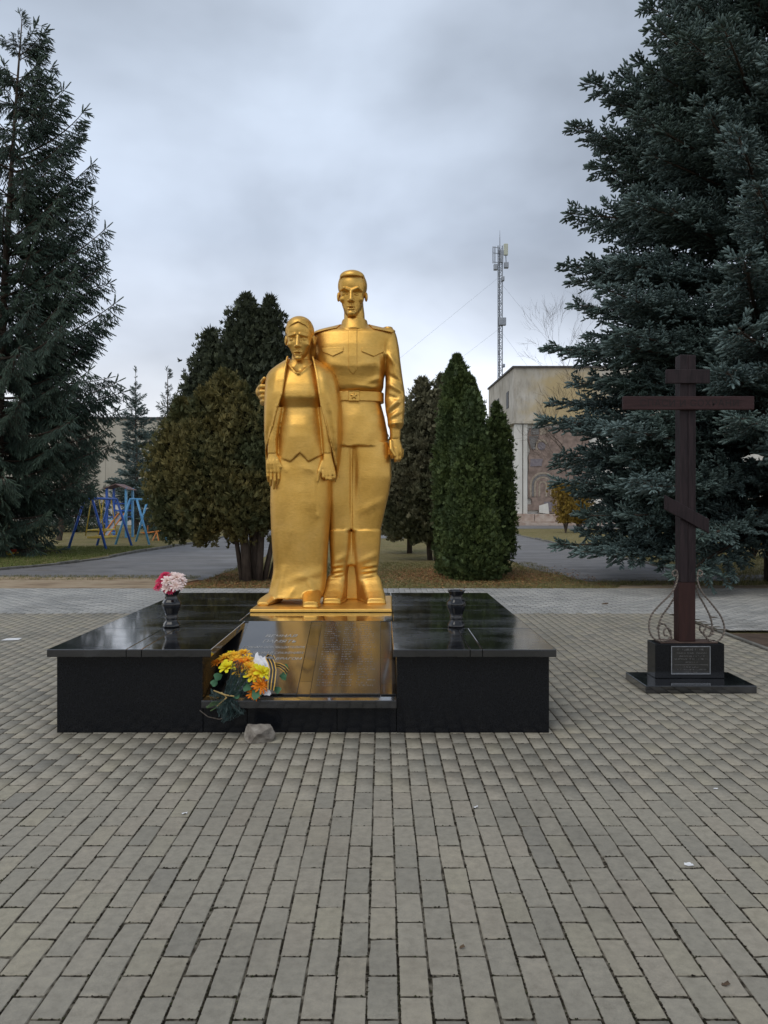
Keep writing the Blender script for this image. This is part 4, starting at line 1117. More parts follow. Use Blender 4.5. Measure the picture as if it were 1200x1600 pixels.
def spruce(name, loc, H, prof, lib, label, seed, spacing=.4, per=7, extra=(), el=(-.12, .55), tr=.16, lean=(0, 0), z0=.35, cap=296, group=None, jit=(.78, 1.08), thin=.35):
    r = np.random.default_rng(seed)
    base = Vector(loc)
    t = empty(name, loc, label, 'spruce', group)
    def ax(z): return (loc[0]+lean[0]*(z/H)**1.5, loc[1]+lean[1]*z/H, loc[2]+z)
    MB().tube([ax(H*i/10) for i in range(11)], [tr*(1-i/10.3)+.008 for i in range(11)], 9).build('trunk', M['bark'], t, smooth=True)
    zs, rs = [p[0] for p in prof], [p[1] for p in prof]
    z, n = z0, 0
    jobs = []
    while z < H-.25:
        k = per if z < H*.7 else max(4, per-2)
        a0 = r.uniform(0, 6.28)
        for i in range(k):
            zz = z+r.uniform(-.5, .5)*spacing
            L = np.interp(zz, zs, rs)*r.uniform(*jit)
            if L < .12: continue
            u = np.clip(zz/H, 0, 1)
            jobs.append((zz, a0+6.283*i/k+r.uniform(-.3, .3), el[0]+(el[1]-el[0])*u**1.4+r.normal()*.06, L))
        z += spacing*(1-thin*z/H)
    for (zz, L, az, e) in extra: jobs.append((zz, az, e, L))
    jobs.append((H-.3, 0, R(88), .55))
    if len(jobs) > cap:
        far = sorted(jobs[:-len(extra)-1] if extra else jobs[:-1], key=lambda j: -math.sin(j[1]))
        drop = set(id(j) for j in far[:len(jobs)-cap]); jobs = [j for j in jobs if id(j) not in drop]
    for (zz, a, e, L) in jobs:
        add_branch(t, base, lib, ax(max(.1, zz)), a, e, L, r.normal()*.15, r)
    return t

W = math.pi
# the blue spruce on the right, trunk just out of the frame
BT = (8.05, 15.0, -.03)
def bx(x, y, Y=15.0): return ((BT[0]-gx(x, Y)), gz(y, Y))
ex = []
for (px, py, e) in ((995, 20, .35), (978, 112, .30), (868, 200, .22), (905, 262, .12), (864, 330, .14), (858, 408, .10), (872, 470, .08), (826, 538, .03), (816, 648, .0), (838, 742, -.03), (842, 838, -.06), (870, 590, .02), (850, 700, 0), (880, 800, -.05), (900, 130, .25)):
    L, z = bx(px, py)
    ex.append((z-L*math.sin(e)*.9, L/math.cos(e), W+.05, e))
    ex.append((z-L*math.sin(e)*.9-.25, L*.86, W+.32, e)); ex.append((z-L*math.sin(e)*.9+.1, L*.86, W-.22, e))
for (z, L, a, e) in ((1.6, 4.5, W*1.25, -.10), (1.5, 4.6, W*1.38, -.12), (2.2, 4.7, W*1.45, -.05), (3.2, 4.7, W*1.3, -.04), (1.3, 4.4, W*1.52, -.14), (2.2, 4.6, W*1.2, -.05), (4.0, 4.7, W*1.42, 0), (1.7, 4.2, W*1.12, -.08)):
    ex.append((z, L, a, e))
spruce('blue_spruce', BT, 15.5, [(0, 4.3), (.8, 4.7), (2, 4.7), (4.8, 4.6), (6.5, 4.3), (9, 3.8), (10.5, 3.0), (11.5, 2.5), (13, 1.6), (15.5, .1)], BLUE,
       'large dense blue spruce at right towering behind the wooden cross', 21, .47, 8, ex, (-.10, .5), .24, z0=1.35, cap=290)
# the green spruce on the left
GT = (-12.1, 23.0, -.03)
ex = []
for (px, py, e) in ((78, 62, .6), (95, 118, .5), (152, 197, .45), (118, 160, .45), (166, 282, .42), (190, 385, .34), (182, 440, .25), (204, 502, .28), (165, 345, .35), (198, 622, .10), (178, 690, .05), (150, 560, .2), (130, 770, .0)):
    z = gz(py, 23.0); L = max(.7, gx(px, 23.0)-GT[0]-.85*(z/16.8)**1.5)
    for da, f, dz in ((.02, 1, 0), (-.4, .85, .15), (.35, .88, -.2)):
        ex.append((z-L*f*math.sin(e)*.9+dz, L*f/math.cos(e), da, e))
spruce('green_spruce', GT, 16.75, [(0, 2.6), (1.5, 3.2), (3.0, 3.8), (5, 4.0), (7, 3.8), (9.6, 3.0), (12, 2.4), (13.5, 2.0), (15, 1.1), (16.8, .1)], GREEN,
       'tall dark green spruce with hanging twigs at the left edge', 8, .48, 8, ex, (-.12, .42), .2, z0=.45, cap=292, lean=(.85, 0), jit=(.60, 1.0), thin=-1.1)
# spruces beyond the playground
def far_spruce(px, ytop, Y, rmax, label, seed, lib=BLUE, z0=1.2, spacing=.6):
    H = gz(ytop, Y)+.03
    return spruce('spruce', (gx(px, Y), Y, -.03), H, [(0, rmax), (H*.25, rmax), (H*.6, rmax*.62), (H*.85, rmax*.3), (H, .05)], lib, label, seed, spacing, 6, (), (-.05, .7), .12, z0=z0, cap=120, jit=(.6, 1.1))
far_spruce(212, 578, 50, 2.3, 'slim young spruce with bare whorls beyond the playground tower', 31, spacing=.75)
far_spruce(262, 584, 34, 1.3, 'narrow dark spruce between the slim spruce and the bronze thuja', 32, GREEN, .5, .4)
far_spruce(214, 690, 40, 1.7, 'short bluish spruce below the slim young spruce', 33, BLUE, .9, .5)
far_spruce(120, 640, 44, 2.4, 'dark spruce behind the green spruce at the left', 35, GREEN, .6, .6)

# --- thujas
def spray_templates(k, seed):
    out = []
    for q in range(k):
        r = np.random.default_rng(seed+q); V, F, T = [], [], []
        nb = 5
        for i in range(nb):
            a = (-.5+i/(nb-1))*r.uniform(1.5, 2.1); L = (1-.45*abs(a))*r.uniform(.75, 1.05); w = r.uniform(.08, .13); dz = r.normal()*.14
            c, s = math.cos(a), math.sin(a); b = len(V)
            m = .55*L
            V += [(0.02*i, 0, 0), (m*c-w*s, m*s+w*c, dz*.5+.03), (L*c, L*s, dz), (m*c+w*s, m*s-w*c, dz*.5-.03)]
            F += [(b, b+1, b+2), (b, b+2, b+3)]; t = r.uniform(-.1, .1); T += [t-.15, t, t+.14, t]
        out.append((np.array(V), np.array(F), np.array(T)))
    return out
TPL_SPRAY = spray_templates(5, 300)
def thuja(name, loc, lobes, n, mat, label, seed, size=(.13, .24), stems=(), fill=.72, loose=0.0, group=None, upright=.75):
    """lobes: (dx, dy, profile [(z, radius)]); leaf sprays spread through the outer shell of each lobe"""
    r = np.random.default_rng(seed)
    t = empty(name, loc, label, 'thuja', group)
    Os, Ds, Ls, Ts = [], [], [], []
    area = [sum((b[0]-a[0])*(a[1]+b[1]) for a, b in zip(p[:-1], p[1:])) for _, _, p in lobes]
    for (dx, dy, p), A in zip(lobes, area):
        m = int(n*A/sum(area))
        z = np.array([q[0] for q in p]); rad = np.array([q[1] for q in p])
        cum = np.concatenate([[0], np.cumsum((z[1:]-z[:-1])*(rad[1:]+rad[:-1])/2+.01)]); u = r.random(m)*cum[-1]
        zz = np.interp(u, cum, z); th = r.uniform(0, 6.283, m)
        k1, k2, k3 = r.uniform(0, 6.28, 3)
        zz = zz+(.16*np.sin(3*th+k3)+.10*np.sin(7*th+k1))*np.exp(-(zz-z[0])/.45)*min(1.0, z[0])
        lump = 1+.10*np.sin(3*th+2.1*zz+k1)+.08*np.sin(5*th-3.7*zz+k2)+.08*np.sin(9*th+6*zz+k3)+.07*np.sin(14*zz+4*th)+.05*np.sin(22*zz-7*th)
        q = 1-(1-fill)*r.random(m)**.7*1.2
        rr = np.interp(zz, z, rad)*lump*q+r.normal(size=m)*np.minimum(loose, .25*np.interp(zz, z, rad))
        dirn = np.stack([np.cos(th), np.sin(th), np.zeros(m)], 1)
        Os.append(np.stack([loc[0]+dx+rr*np.cos(th), loc[1]+dy+rr*np.sin(th), loc[2]+zz-.06], 1))
        d = dirn*(1-upright+.25*r.random(m)[:, None])+np.array((0, 0, upright))+r.normal(size=(m, 3))*.30
        Ds.append(d/np.linalg.norm(d, axis=1)[:, None]); Ls.append(r.uniform(*size, m))
        clump = .5+.5*np.sin(6*th+5*zz+k2)*np.sin(7*zz-3*th+k1)
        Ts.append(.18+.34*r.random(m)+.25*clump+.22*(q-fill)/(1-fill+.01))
        # clumps and hollows in the shell, and a few stray shoots beyond it
        kp = (clump > .30) | (r.random(m) < .45) | (q < fill+.08)
        st = (r.random(m) < .05) & (np.interp(zz, z, rad) > .22)
        ext = np.where(st, r.uniform(.03, .16, m), 0.0)
        Os[-1] = Os[-1]+dirn*ext[:, None]*.6+np.array((0, 0, 1.0))*ext[:, None]
        Ls[-1] = Ls[-1]*np.where(st, 1.25, 1.0)
        Os[-1], Ds[-1], Ls[-1], Ts[-1] = Os[-1][kp], Ds[-1][kp], Ls[-1][kp], Ts[-1][kp]
    O, D, L, T = map(np.concatenate, (Os, Ds, Ls, Ts))
    V, F, TT = assemble(TPL_SPRAY, O, D, L, T, r)
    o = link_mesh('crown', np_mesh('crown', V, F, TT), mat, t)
    # solid inner foliage mass, shade between the sprays put into its near-black colour
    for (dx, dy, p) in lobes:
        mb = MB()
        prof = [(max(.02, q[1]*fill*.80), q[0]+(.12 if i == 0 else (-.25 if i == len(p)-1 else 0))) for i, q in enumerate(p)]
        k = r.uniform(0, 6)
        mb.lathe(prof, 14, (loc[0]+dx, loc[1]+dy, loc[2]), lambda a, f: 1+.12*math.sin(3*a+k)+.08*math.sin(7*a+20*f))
        mb.build('shaded_inner_foliage', M['thuja_core'], t)
    for (x0, y0, x1, y1, z1, r0) in stems:
        mid = ((x0+x1)/2+r.normal()*.03, (y0+y1)/2, z1*.5)
        MB().tube([(x0, y0, loc[2]-.05), mid, (x1, y1, z1)], [r0, r0*.85, r0*.5], 8).build('trunk', M['bark'], t, smooth=True)
    return t
M['thuja_core'] = pbr('thuja_inner_foliage_shade', [(.010, .010, .006), (.022, .022, .011)], 14, (.9, .9), bump=.8, bscale=30, spec=.1)  # near-black colour stands in for shade deep inside the crowns

a = 15.1
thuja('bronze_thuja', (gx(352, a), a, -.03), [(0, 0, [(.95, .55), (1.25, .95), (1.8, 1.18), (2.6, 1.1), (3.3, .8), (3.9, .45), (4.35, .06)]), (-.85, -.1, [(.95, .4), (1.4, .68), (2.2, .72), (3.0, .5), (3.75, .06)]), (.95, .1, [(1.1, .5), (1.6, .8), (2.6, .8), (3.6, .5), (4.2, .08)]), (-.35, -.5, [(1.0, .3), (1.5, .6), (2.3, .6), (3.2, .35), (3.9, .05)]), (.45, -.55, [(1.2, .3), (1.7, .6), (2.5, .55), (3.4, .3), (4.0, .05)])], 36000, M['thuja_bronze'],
      'broad bronze-green thuja on several bare trunks left of the statue', 41, (.09, .16),
      [(gx(x0, a), a+dy, gx(x1, a), a+dy, z1, r0) for x0, x1, dy, z1, r0 in ((379, 362, 0, 1.6, .055), (388, 378, -.1, 1.8, .10), (397, 398, .1, 1.9, .10), (404, 412, 0, 1.7, .08), (410, 432, .15, 1.6, .06), (418, 445, .3, 1.5, .05), (392, 386, .25, 1.8, .07))], .62, .05)
a = 17.0
thuja('dark_thuja', (gx(385, a), a, -.03), [(0, 0, [(1.2, .5), (2.5, 1.0), (3.8, 1.15), (4.9, .95), (5.6, .62), (6.1, .32), (6.45, .05)]), (-.85, .1, [(1.8, .5), (3.0, .75), (4.2, .72), (5.0, .45), (5.65, .08)]), (.55, 0, [(2.5, .5), (4.0, .7), (5.2, .55), (6.0, .28), (6.4, .06)]), (-1.25, .2, [(1.6, .4), (2.8, .6), (3.8, .5), (4.6, .08)])], 26000, M['thuja_dark'],
      'tall dark thuja with ragged top behind the bronze thuja', 42, (.10, .19), [(gx(400, a), a, gx(395, a), a, 3.0, .12)], .5, .06)
a = 21.0
thuja('olive_thuja', (gx(660, a), a, -.03), [(0, 0, [(.6, .5), (1.0, .85), (2.2, 1.0), (3.4, .85), (4.4, .55), (5.2, .08)]), (.55, .1, [(.5, .5), (1.6, .75), (3.2, .7), (4.6, .4), (5.3, .08)]), (-.55, 0, [(.8, .5), (1.6, .75), (2.8, .6), (3.9, .1)])], 20000, M['thuja_olive'],
      'wide brownish-olive thuja just right of the soldier', 43, (.11, .20), [(gx(682, a), a-.3, gx(680, a), a, 1.6, .09), (gx(672, a), a, gx(666, a), a, 1.6, .08)], .6)
a = 24.0
thuja('olive_thuja', (gx(628, a), a, -.03), [(0, 0, [(.5, .6), (1.4, .95), (2.6, .9), (3.6, .55), (4.2, .08)])], 8000, M['thuja_olive'],
      'lower olive thuja partly hidden behind the soldier', 48, (.12, .22), [(gx(640, a), a, gx(635, a), a, 1.5, .09)], .6)
a = 16.3
thuja('column_thuja', (gx(714, a), a, -.03), [(0, 0, [(.1, .36), (.6, .46), (1.6, .46), (2.8, .41), (3.8, .32), (4.5, .20), (4.9, .03)]), (.30, .15, [(1.5, .34), (3.0, .36), (3.9, .22), (4.45, .04)])], 113000, M['thuja_green'],
      'tallest dark green column thuja, with a pointed top', 44, (.07, .135), (), .66, .035, 'column thujas by the right walk')
a = 15.5
thuja('column_thuja', (gx(736, a), a, -.03), [(0, 0, [(.05, .44), (.35, .58), (1.0, .58), (1.8, .48), (2.8, .37), (3.6, .24), (4.0, .04)]), (.10, -.15, [(.05, .42), (.3, .54), (.8, .56), (1.3, .42), (1.6, .1)])], 20000, M['thuja_green'],
      'bushy green column thuja, front one of the three', 45, (.065, .13), [(gx(740, a), a, gx(740, a), a, .4, .08)], .68, .035, 'column thujas by the right walk')
a = 16.2
thuja('column_thuja', (gx(776, a), a, -.03), [(0, 0, [(.1, .26), (.6, .34), (1.6, .34), (2.6, .30), (3.4, .20), (3.85, .03)]), (.12, .1, [(.6, .28), (1.8, .30), (3.0, .22), (3.6, .05)])], 13000, M['thuja_green'],
      'slim column thuja, shortest and rightmost of the three', 46, (.065, .125), (), .66, .035, 'column thujas by the right walk')

# --- bare trees
def bare_tree(name, loc, H, label, seed, lean=0.0, r0=.16, spread=.55, depth=5, mat='bark_grey'):
    r = random.Random(seed); t = empty(name, loc, label, 'tree')
    trunk, twigs = MB(), MB()
    def grow(p, d, L, rad, lev):
        n = 4; pts = [p]; rr = [rad]
        for i in range(n):
            d = (d+Vector((r.gauss(0, .10), r.gauss(0, .10), r.gauss(.05, .06)))).normalized(); p = p+d*(L/n); pts.append(p); rr.append(rad*(1-.45*(i+1)/n))
        (trunk if lev <= 1 else twigs).tube(pts, rr, 6 if lev <= 1 else 3, cap=False)
        if lev < depth:
            for k in range(3 if lev < depth-1 else 4):
                q = pts[r.randint(2, n)] if k else pts[-1]
                a = r.uniform(0, 6.28); s = r.uniform(.6, 1.2)*spread
                o = d.orthogonal().normalized(); o = Matrix.Rotation(a, 3, d) @ o
                grow(q, (d*math.cos(s)+o*math.sin(s)).normalized(), L*r.uniform(.6, .82), max(.008, rr[-1]*r.uniform(.6, .9)), lev+1)
    grow(Vector(loc), Vector((lean, 0, 1)).normalized(), H*.34, r0, 0)
    trunk.build('trunk', M[mat], t, smooth=True); twigs.build('crown', M[mat], t)
    return t
bare_tree('bare_tree', (gx(872, 74), 74, -.03), gz(445, 74)*1.25, 'leafless grey tree standing behind the right building', 3, -.03, .22, .45, 6)
bare_tree('bare_tree', (gx(905, 46), 46, -.03), gz(570, 46), 'leafless dark tree in front of the right building wall', 9, -.12, .12, .6, 5, 'bark')
bare_tree('bare_tree', (gx(92, 33), 33, -.03), gz(640, 33), 'leafless tree on the playground lawn behind the green spruce', 14, .02, .14, .5, 5, 'bark')

# ------------------------------------------------------------------ buildings and mast
def wall_mat():
    m, nt, b = new_mat('old_plaster')
    n1 = noise(nt, .35, 6, .6, 'World'); n2 = noise(nt, 2.2, 6, .7, 'World', stretch=(1, 1, .25)); n3 = noise(nt, .8, 5, .6, 'World')
    r1 = ramp(nt, [(.3, (.36, .33, .275)), (.5, (.46, .425, .365)), (.7, (.55, .52, .465))]); nt.links.new(n1.outputs['Fac'], r1.inputs[0])
    r2 = ramp(nt, [(.3, (.58, .56, .54)), (.55, (1, 1, 1))]); nt.links.new(n2.outputs['Fac'], r2.inputs[0])
    mx = nt.nodes.new('ShaderNodeMixRGB'); mx.blend_type = 'MULTIPLY'; mx.inputs[0].default_value = 1
    nt.links.new(r1.outputs[0], mx.inputs[1]); nt.links.new(r2.outputs[0], mx.inputs[2])
    # patch of old ochre paint high on the front
    g = nt.nodes.new('ShaderNodeNewGeometry'); d = nt.nodes.new('ShaderNodeVectorMath'); d.operation = 'DISTANCE'; d.inputs[1].default_value = (15.2, 59.5, 9.6)
    nt.links.new(g.outputs['Position'], d.inputs[0])
    ad = nt.nodes.new('ShaderNodeMath'); ad.operation = 'MULTIPLY_ADD'; ad.inputs[1].default_value = 5.0; nt.links.new(n3.outputs['Fac'], ad.inputs[0]); nt.links.new(d.outputs['Value'], ad.inputs[2])
    mr = nt.nodes.new('ShaderNodeMapRange'); mr.inputs['From Min'].default_value = 6.6; mr.inputs['From Max'].default_value = 4.4
    nt.links.new(ad.outputs[0], mr.inputs['Value'])
    mx2 = nt.nodes.new('ShaderNodeMixRGB'); mx2.inputs[2].default_value = (.45, .35, .19, 1)
    nt.links.new(mr.outputs[0], mx2.inputs[0]); nt.links.new(mx.outputs[0], mx2.inputs[1])
    nt.links.new(mx2.outputs[0], b.inputs['Base Color']); b.inputs['Roughness'].default_value = .9
    return m
M['plaster'] = wall_mat()
M['white_plaster'] = pbr('white_plaster', [(.50, .48, .43), (.68, .66, .61)], 1.2, (.85, .9), bump=.2, bscale=12, stretch=(1, 1, .3))
M['pink_stone'] = pbr('pink_stone', [(.30, .21, .165), (.46, .39, .33)], 2.5, (.8, .9), bump=.3, bscale=12)
M['roof_felt'] = pbr('roof_felt', [(.05, .047, .045), (.10, .09, .085)], 3, (.8, .9))
M['dark_glass'] = pbr('dark_window', [(.012, .013, .015), (.03, .032, .035)], 2, (.45, .6), spec=.3)
M['mosaic_brown'] = pbr('mosaic_brown', [(.14, .10, .08), (.30, .22, .18)], 2.5, (.6, .8))
M['mosaic_grey'] = pbr('mosaic_grey', [(.10, .095, .09), (.20, .19, .18)], 5, (.6, .8))
M['mosaic_tan'] = pbr('mosaic_tan', [(.22, .17, .125), (.38, .32, .25)], 5, (.6, .8))
M['mosaic_violet'] = pbr('mosaic_violet', [(.13, .115, .13), (.22, .19, .20)], 5, (.6, .8))
BY = 59.5
b1 = empty('building', (20, BY, -.03), 'pale old building with brown mosaic panel and flat roof at right', 'building')
x0, x1 = gx(803, BY), 42.0
top = gz(575, BY)
xb = 10.2
def bprism(P, z0, z1, name, mat, bevel=0): return MB().prism([(x, y, z0) for x, y in P], [(x, y, z1) for x, y in P]).build(name, mat, b1, bevel=bevel)
bprism([(x0, BY), (x1, BY), (x1, 70.5), (xb, 70.5)], gz(658, BY), top, 'wall', M['plaster'])
bprism([(x0+.25, BY+.25), (x1, BY+.25), (x1, 70.4), (xb+.2, 70.4)], -.1, gz(658, BY)-.22, 'wall', M['white_plaster'])
bprism([(x0-.15, BY-.2), (x1, BY-.2), (x1, 70.6), (xb-.15, 70.6)], gz(658, BY)-.21, gz(658, BY)-.002, 'cornice', M['plaster'])
bprism([(x0-.12, BY-.12), (x1+.1, BY-.12), (x1+.1, 70.65), (xb-.1, 70.65)], top+.002, top+.16, 'roof', M['roof_felt'])
for a, b in ((803.5, 816), (817.5, 824)):
    MB().box(gx(a, BY), gx(b, BY), BY-.06, BY+.24, gz(803, BY), gz(659, BY)-.2).build('pilaster', M['white_plaster'], b1, bevel=.03)
rs = random.Random(2)
for i in range(9):
    MB().box(gx(803, BY)+i*1.9-.3, gx(803, BY)+(i+1)*1.9-.34, BY-.45, BY+.2, -.1, gz(803, BY)-.002+rs.uniform(-.02, .0)).build('base_stone', M['pink_stone'], b1, bevel=.03)
for k in range(2):
    MB().box(x0-.5, x0+17, BY-.8-.5*k, BY-.46-.5*k, -.1, .34-.17*k).build('step', M['pink_stone'], b1, bevel=.02)
# side windows
for Yw in (62.0, 66.0, 69.0):
    xx = x0+(xb-x0)*(Yw-BY)/11
    w = MB().box(xx-.02, xx+.3, Yw-.55, Yw+.55, gz(630, BY)-.1, gz(608, BY)+.15).build('window', M['dark_glass'], b1)
# mosaic: stepped ground, arches, roundel, towers
mos = MB()
def mpx(P, y0, y1, name, mat):
    A = [(gx(x, BY), y0, gz(y, BY)) for x, y in P]; B = [(gx(x, BY), y1, gz(y, BY)) for x, y in P]
    return MB().prism(A, B).build(name, mat, b1)
mpx([(824, 681), (829, 668), (875, 668), (920, 668), (920, 806), (842, 800), (842, 797), (824, 797), (824, 788), (831, 788), (831, 780), (825, 777), (825, 742), (827, 725), (825, 716), (829, 703)], BY-.02, BY+.245, 'mosaic_ground', M['mosaic_brown'])
mpx([(829.5, 668.6), (842, 668.6), (842, 679), (829.5, 679)], BY-.06, BY-.022, 'mosaic_piece', M['mosaic_grey'])
mpx([(843.5, 669), (858, 669), (858, 676), (843.5, 680)], BY-.06, BY-.022, 'mosaic_piece', M['mosaic_tan'])
mpx([(826, 682), (842, 681), (838, 690), (836, 702), (830, 702)], BY-.06, BY-.022, 'mosaic_piece', M['mosaic_grey'])
mpx([(829, 717), (848, 717), (846, 728), (828, 729)], BY-.06, BY-.022, 'mosaic_piece', M['mosaic_violet'])
mpx([(850, 784), (866, 784), (866, 799), (850, 799)], BY-.06, BY-.022, 'mosaic_piece', M['mosaic_violet'])
mpx([(842, 790), (856, 786), (858, 803), (842, 801)], BY-.07, BY-.062, 'mosaic_piece', M['white_plaster'])
def arc(cx, cy, ra, rb, mat, a0=0, a1=math.pi, leg=0):
    P = [(cx+ra*math.cos(a0+(a1-a0)*i/14), cy-ra*math.sin(a0+(a1-a0)*i/14)) for i in range(15)]
    Q = [(cx+rb*math.cos(a0+(a1-a0)*i/14), cy-rb*math.sin(a0+(a1-a0)*i/14)) for i in range(15)]
    if leg: P = [(P[0][0], cy+leg)]+P+[(P[-1][0], cy+leg)]; Q = [(Q[0][0], cy+leg)]+Q+[(Q[-1][0], cy+leg)]
    for k in range(len(P)-1): mpx([P[k], P[k+1], Q[k+1], Q[k]], BY-.06, BY-.022, 'mosaic_piece', mat)
for k, c in enumerate(('mosaic_tan', 'mosaic_grey', 'mosaic_tan', 'mosaic_brown', 'mosaic_tan')):
    arc(848, 758, 20.5-k*3.4, 17.6-k*3.4, M[c], leg=18)
mpx([(844+6.2*math.cos(i*.5236)+2, 697+6.2*math.sin(i*.5236)) for i in range(12)], BY-.06, BY-.022, 'mosaic_piece', M['mosaic_violet'])
arc(846, 697, 10.5, 7.2, M['mosaic_tan'], .4, 3.9)
# far building behind the playground
M['beige_plaster'] = pbr('beige_plaster', [(.33, .30, .25), (.47, .44, .37)], .5, (.85, .9), stretch=(1, 1, .3))
FY = 76.0
b2 = empty('building', (gx(180, FY), FY, -.03), 'long low beige building with flat roof beyond the playground', 'building')
xa, xe, zt = gx(-60, FY), gx(345, FY), gz(655, FY)
MB().box(xa+.05, xe-.05, FY+.05, FY+12, -.1, zt-.01).build('wall', M['beige_plaster'], b2)
npan = 9
for i in range(npan):
    w_i = (xe-xa)/npan
    for z0, z1 in ((-.1, 3.4), (3.42, 6.9), (6.92, zt)):
        MB().box(xa+i*w_i+.012, xa+(i+1)*w_i-.012, FY-.02, FY+.045, z0, z1).build('wall_panel', M['beige_plaster'], b2, bevel=.01)
MB().box(xa-.2, xe+.2, FY-.2, FY+12.2, zt+.002, zt+.2).build('roof', M['roof_felt'], b2)
# pale precast fence in front of it
fn = empty('fence', (gx(220, 58), 58, -.03), 'pale precast concrete fence far behind the playground', 'fence')
M['pale_concrete'] = pbr('pale_concrete', [(.40, .39, .37), (.56, .55, .52)], 1.2, (.85, .9), stretch=(1, 1, .4))
for i in range(15):
    xx = gx(30, 58)+i*1.62
    MB().box(xx+.03, xx+1.56, 58, 58.08, .0, 1.55+random.uniform(-.05, .05)).build('panel', M['pale_concrete'], fn, bevel=.02)
    MB().box(xx-.06, xx+.022, 57.95, 58.13, -.05, 1.7).build('post', M['pale_concrete'], fn)

# telecom mast on the right building's roof
M['galv'] = pbr('galvanised_steel', [(.20, .22, .25), (.34, .36, .39)], 2, (.45, .6), metal=.5)
M['antenna'] = pbr('antenna_shell', [(.42, .44, .36), (.50, .52, .43)], 1, (.5, .6))
MY = 66.0; mx0 = gx(781, MY)
mast = empty('telecom_mast', (mx0, MY, top+.16), 'slim grey lattice antenna mast on the right building roof', 'mast')
zb, zt2, hw = top+.161, gz(385, MY), .19
lg = [(mx0-hw, MY-hw), (mx0+hw, MY-hw), (mx0, MY+hw)]
for (lx, ly) in lg: MB().tube([(lx, ly, zb), (lx, ly, zt2)], .05, 6).build('leg', M['galv'], mast)
br = MB(); z = zb+.3; k = 0
while z < zt2-.5:
    for i in range(3):
        a, b = lg[i], lg[(i+1) % 3]
        if k % 2: a, b = b, a
        br.tube([(a[0], a[1], z), (b[0], b[1], z+.5)], .022, 4); br.tube([(a[0], a[1], z), (b[0], b[1], z)], .02, 4)
    z += .5; k += 1
br.build('bracing', M['galv'], mast)
MB().tube([(mx0, MY, zt2-.5), (mx0, MY, zt2+.8), (mx0, MY, gz(360, MY))], [.05, .03, .012], 6).build('lightning_rod', M['galv'], mast)
for (px, ya, yb, w, mt) in ((789.3, 383, 401, .19, 'antenna'), (783, 393, 413, .13, 'galv')):
    xx = gx(px, MY); MB().box(xx-w, xx+w, MY-.45, MY-.2, gz(yb, MY), gz(ya, MY)).build('panel_antenna', M[mt], mast, bevel=.05)
da = MB()
for xx in (gx(769.5, MY), gx(772.5, MY)): da.tube([(xx, MY-.3, gz(413, MY)), (xx, MY-.3, gz(387, MY))], .045, 6)
for yy in (388, 397, 411): da.tube([(gx(769.5, MY), MY-.3, gz(yy, MY)), (mx0, MY-.1, gz(yy, MY))], .03, 5)
da.build('dipole_antenna', M['galv'], mast)
for (px, ya, yb, w) in ((773.3, 415, 424, .17), (790, 412, 421, .2), (784.8, 434, 441, .13), (784, 498, 510, .32), (785.5, 570, 575, .14)):
    xx = gx(px, MY); MB().box(xx-w, xx+w, MY-.5, MY-.16, gz(yb, MY), gz(ya, MY)).build('radio_unit', M['galv'], mast, bevel=.04)
MB().tube([(gx(790, MY), MY-.3, gz(414, MY)), (gx(789.3, MY), MY-.3, gz(400, MY))], .05, 5).build('bracket', M['galv'], mast)
for (ya, ex_, ey_) in ((432, -14, 52), (513, -12, 60), (440, 26, 60), (515, 24, 66), (432, 14, 90)):
    a = Vector((mx0, MY, gz(ya, MY))); b = Vector((ex_, ey_, .0 if ya > 432 or ex_ < 0 else 12.7)); 
    MB().tube([a, a.lerp(b, .5)-Vector((0, 0, .25)), b], .007, 4).build('guy_wire', M['galv'], mast)

# yellow winter shrubs by the right building
M['yellow_leaf'] = tint_mat('yellow_leaves', [(0, (.13, .085, .02)), (.5, (.26, .17, .035)), (1, (.38, .27, .06))], .7, .2, trans=.2)
def shrub(px, Y, h, rad, label, seed, mat='yellow_leaf', n=1300):
    r = np.random.default_rng(seed); loc = (gx(px, Y), Y, -.03)
    t = empty('shrub', loc, label, 'shrub')
    O = np.stack([r.normal(0, rad*.3, n), r.normal(0, rad*.3, n), r.uniform(.2*h, h, n)], 1); O[:, :2] *= (.5+.7*O[:, 2:3]/h)
    D = O*np.array((1, 1, .4))+np.array((0, 0, h*.5))+r.normal(size=(n, 3))*.5; D /= np.linalg.norm(D, axis=1)[:, None]
    V, F, T = assemble(TPL_SPRAY, O+np.array(loc), D, r.uniform(.14, .32, n), r.random(n), r)
    link_mesh('crown', np_mesh('crown', V, F, T), M[mat], t)
    st = MB()
    for k in range(9):
        a = k*.7; st.tube([(loc[0], loc[1], -.05), (loc[0]+rad*.5*math.cos(a), loc[1]+rad*.5*math.sin(a), h*.8)], [.03, .01], 4)
    st.build('stem', M['bark'], t)
shrub(884, 42, 2.7, 1.0, 'golden yellow shrub glowing between blue spruce and mosaic wall', 61)
shrub(905, 44, 2.4, 1.4, 'yellow shrub deeper behind the blue spruce branches', 62)
shrub(1178, 22, 1.6, 1.2, 'yellow green shrub behind the blue spruce at the right edge', 63)

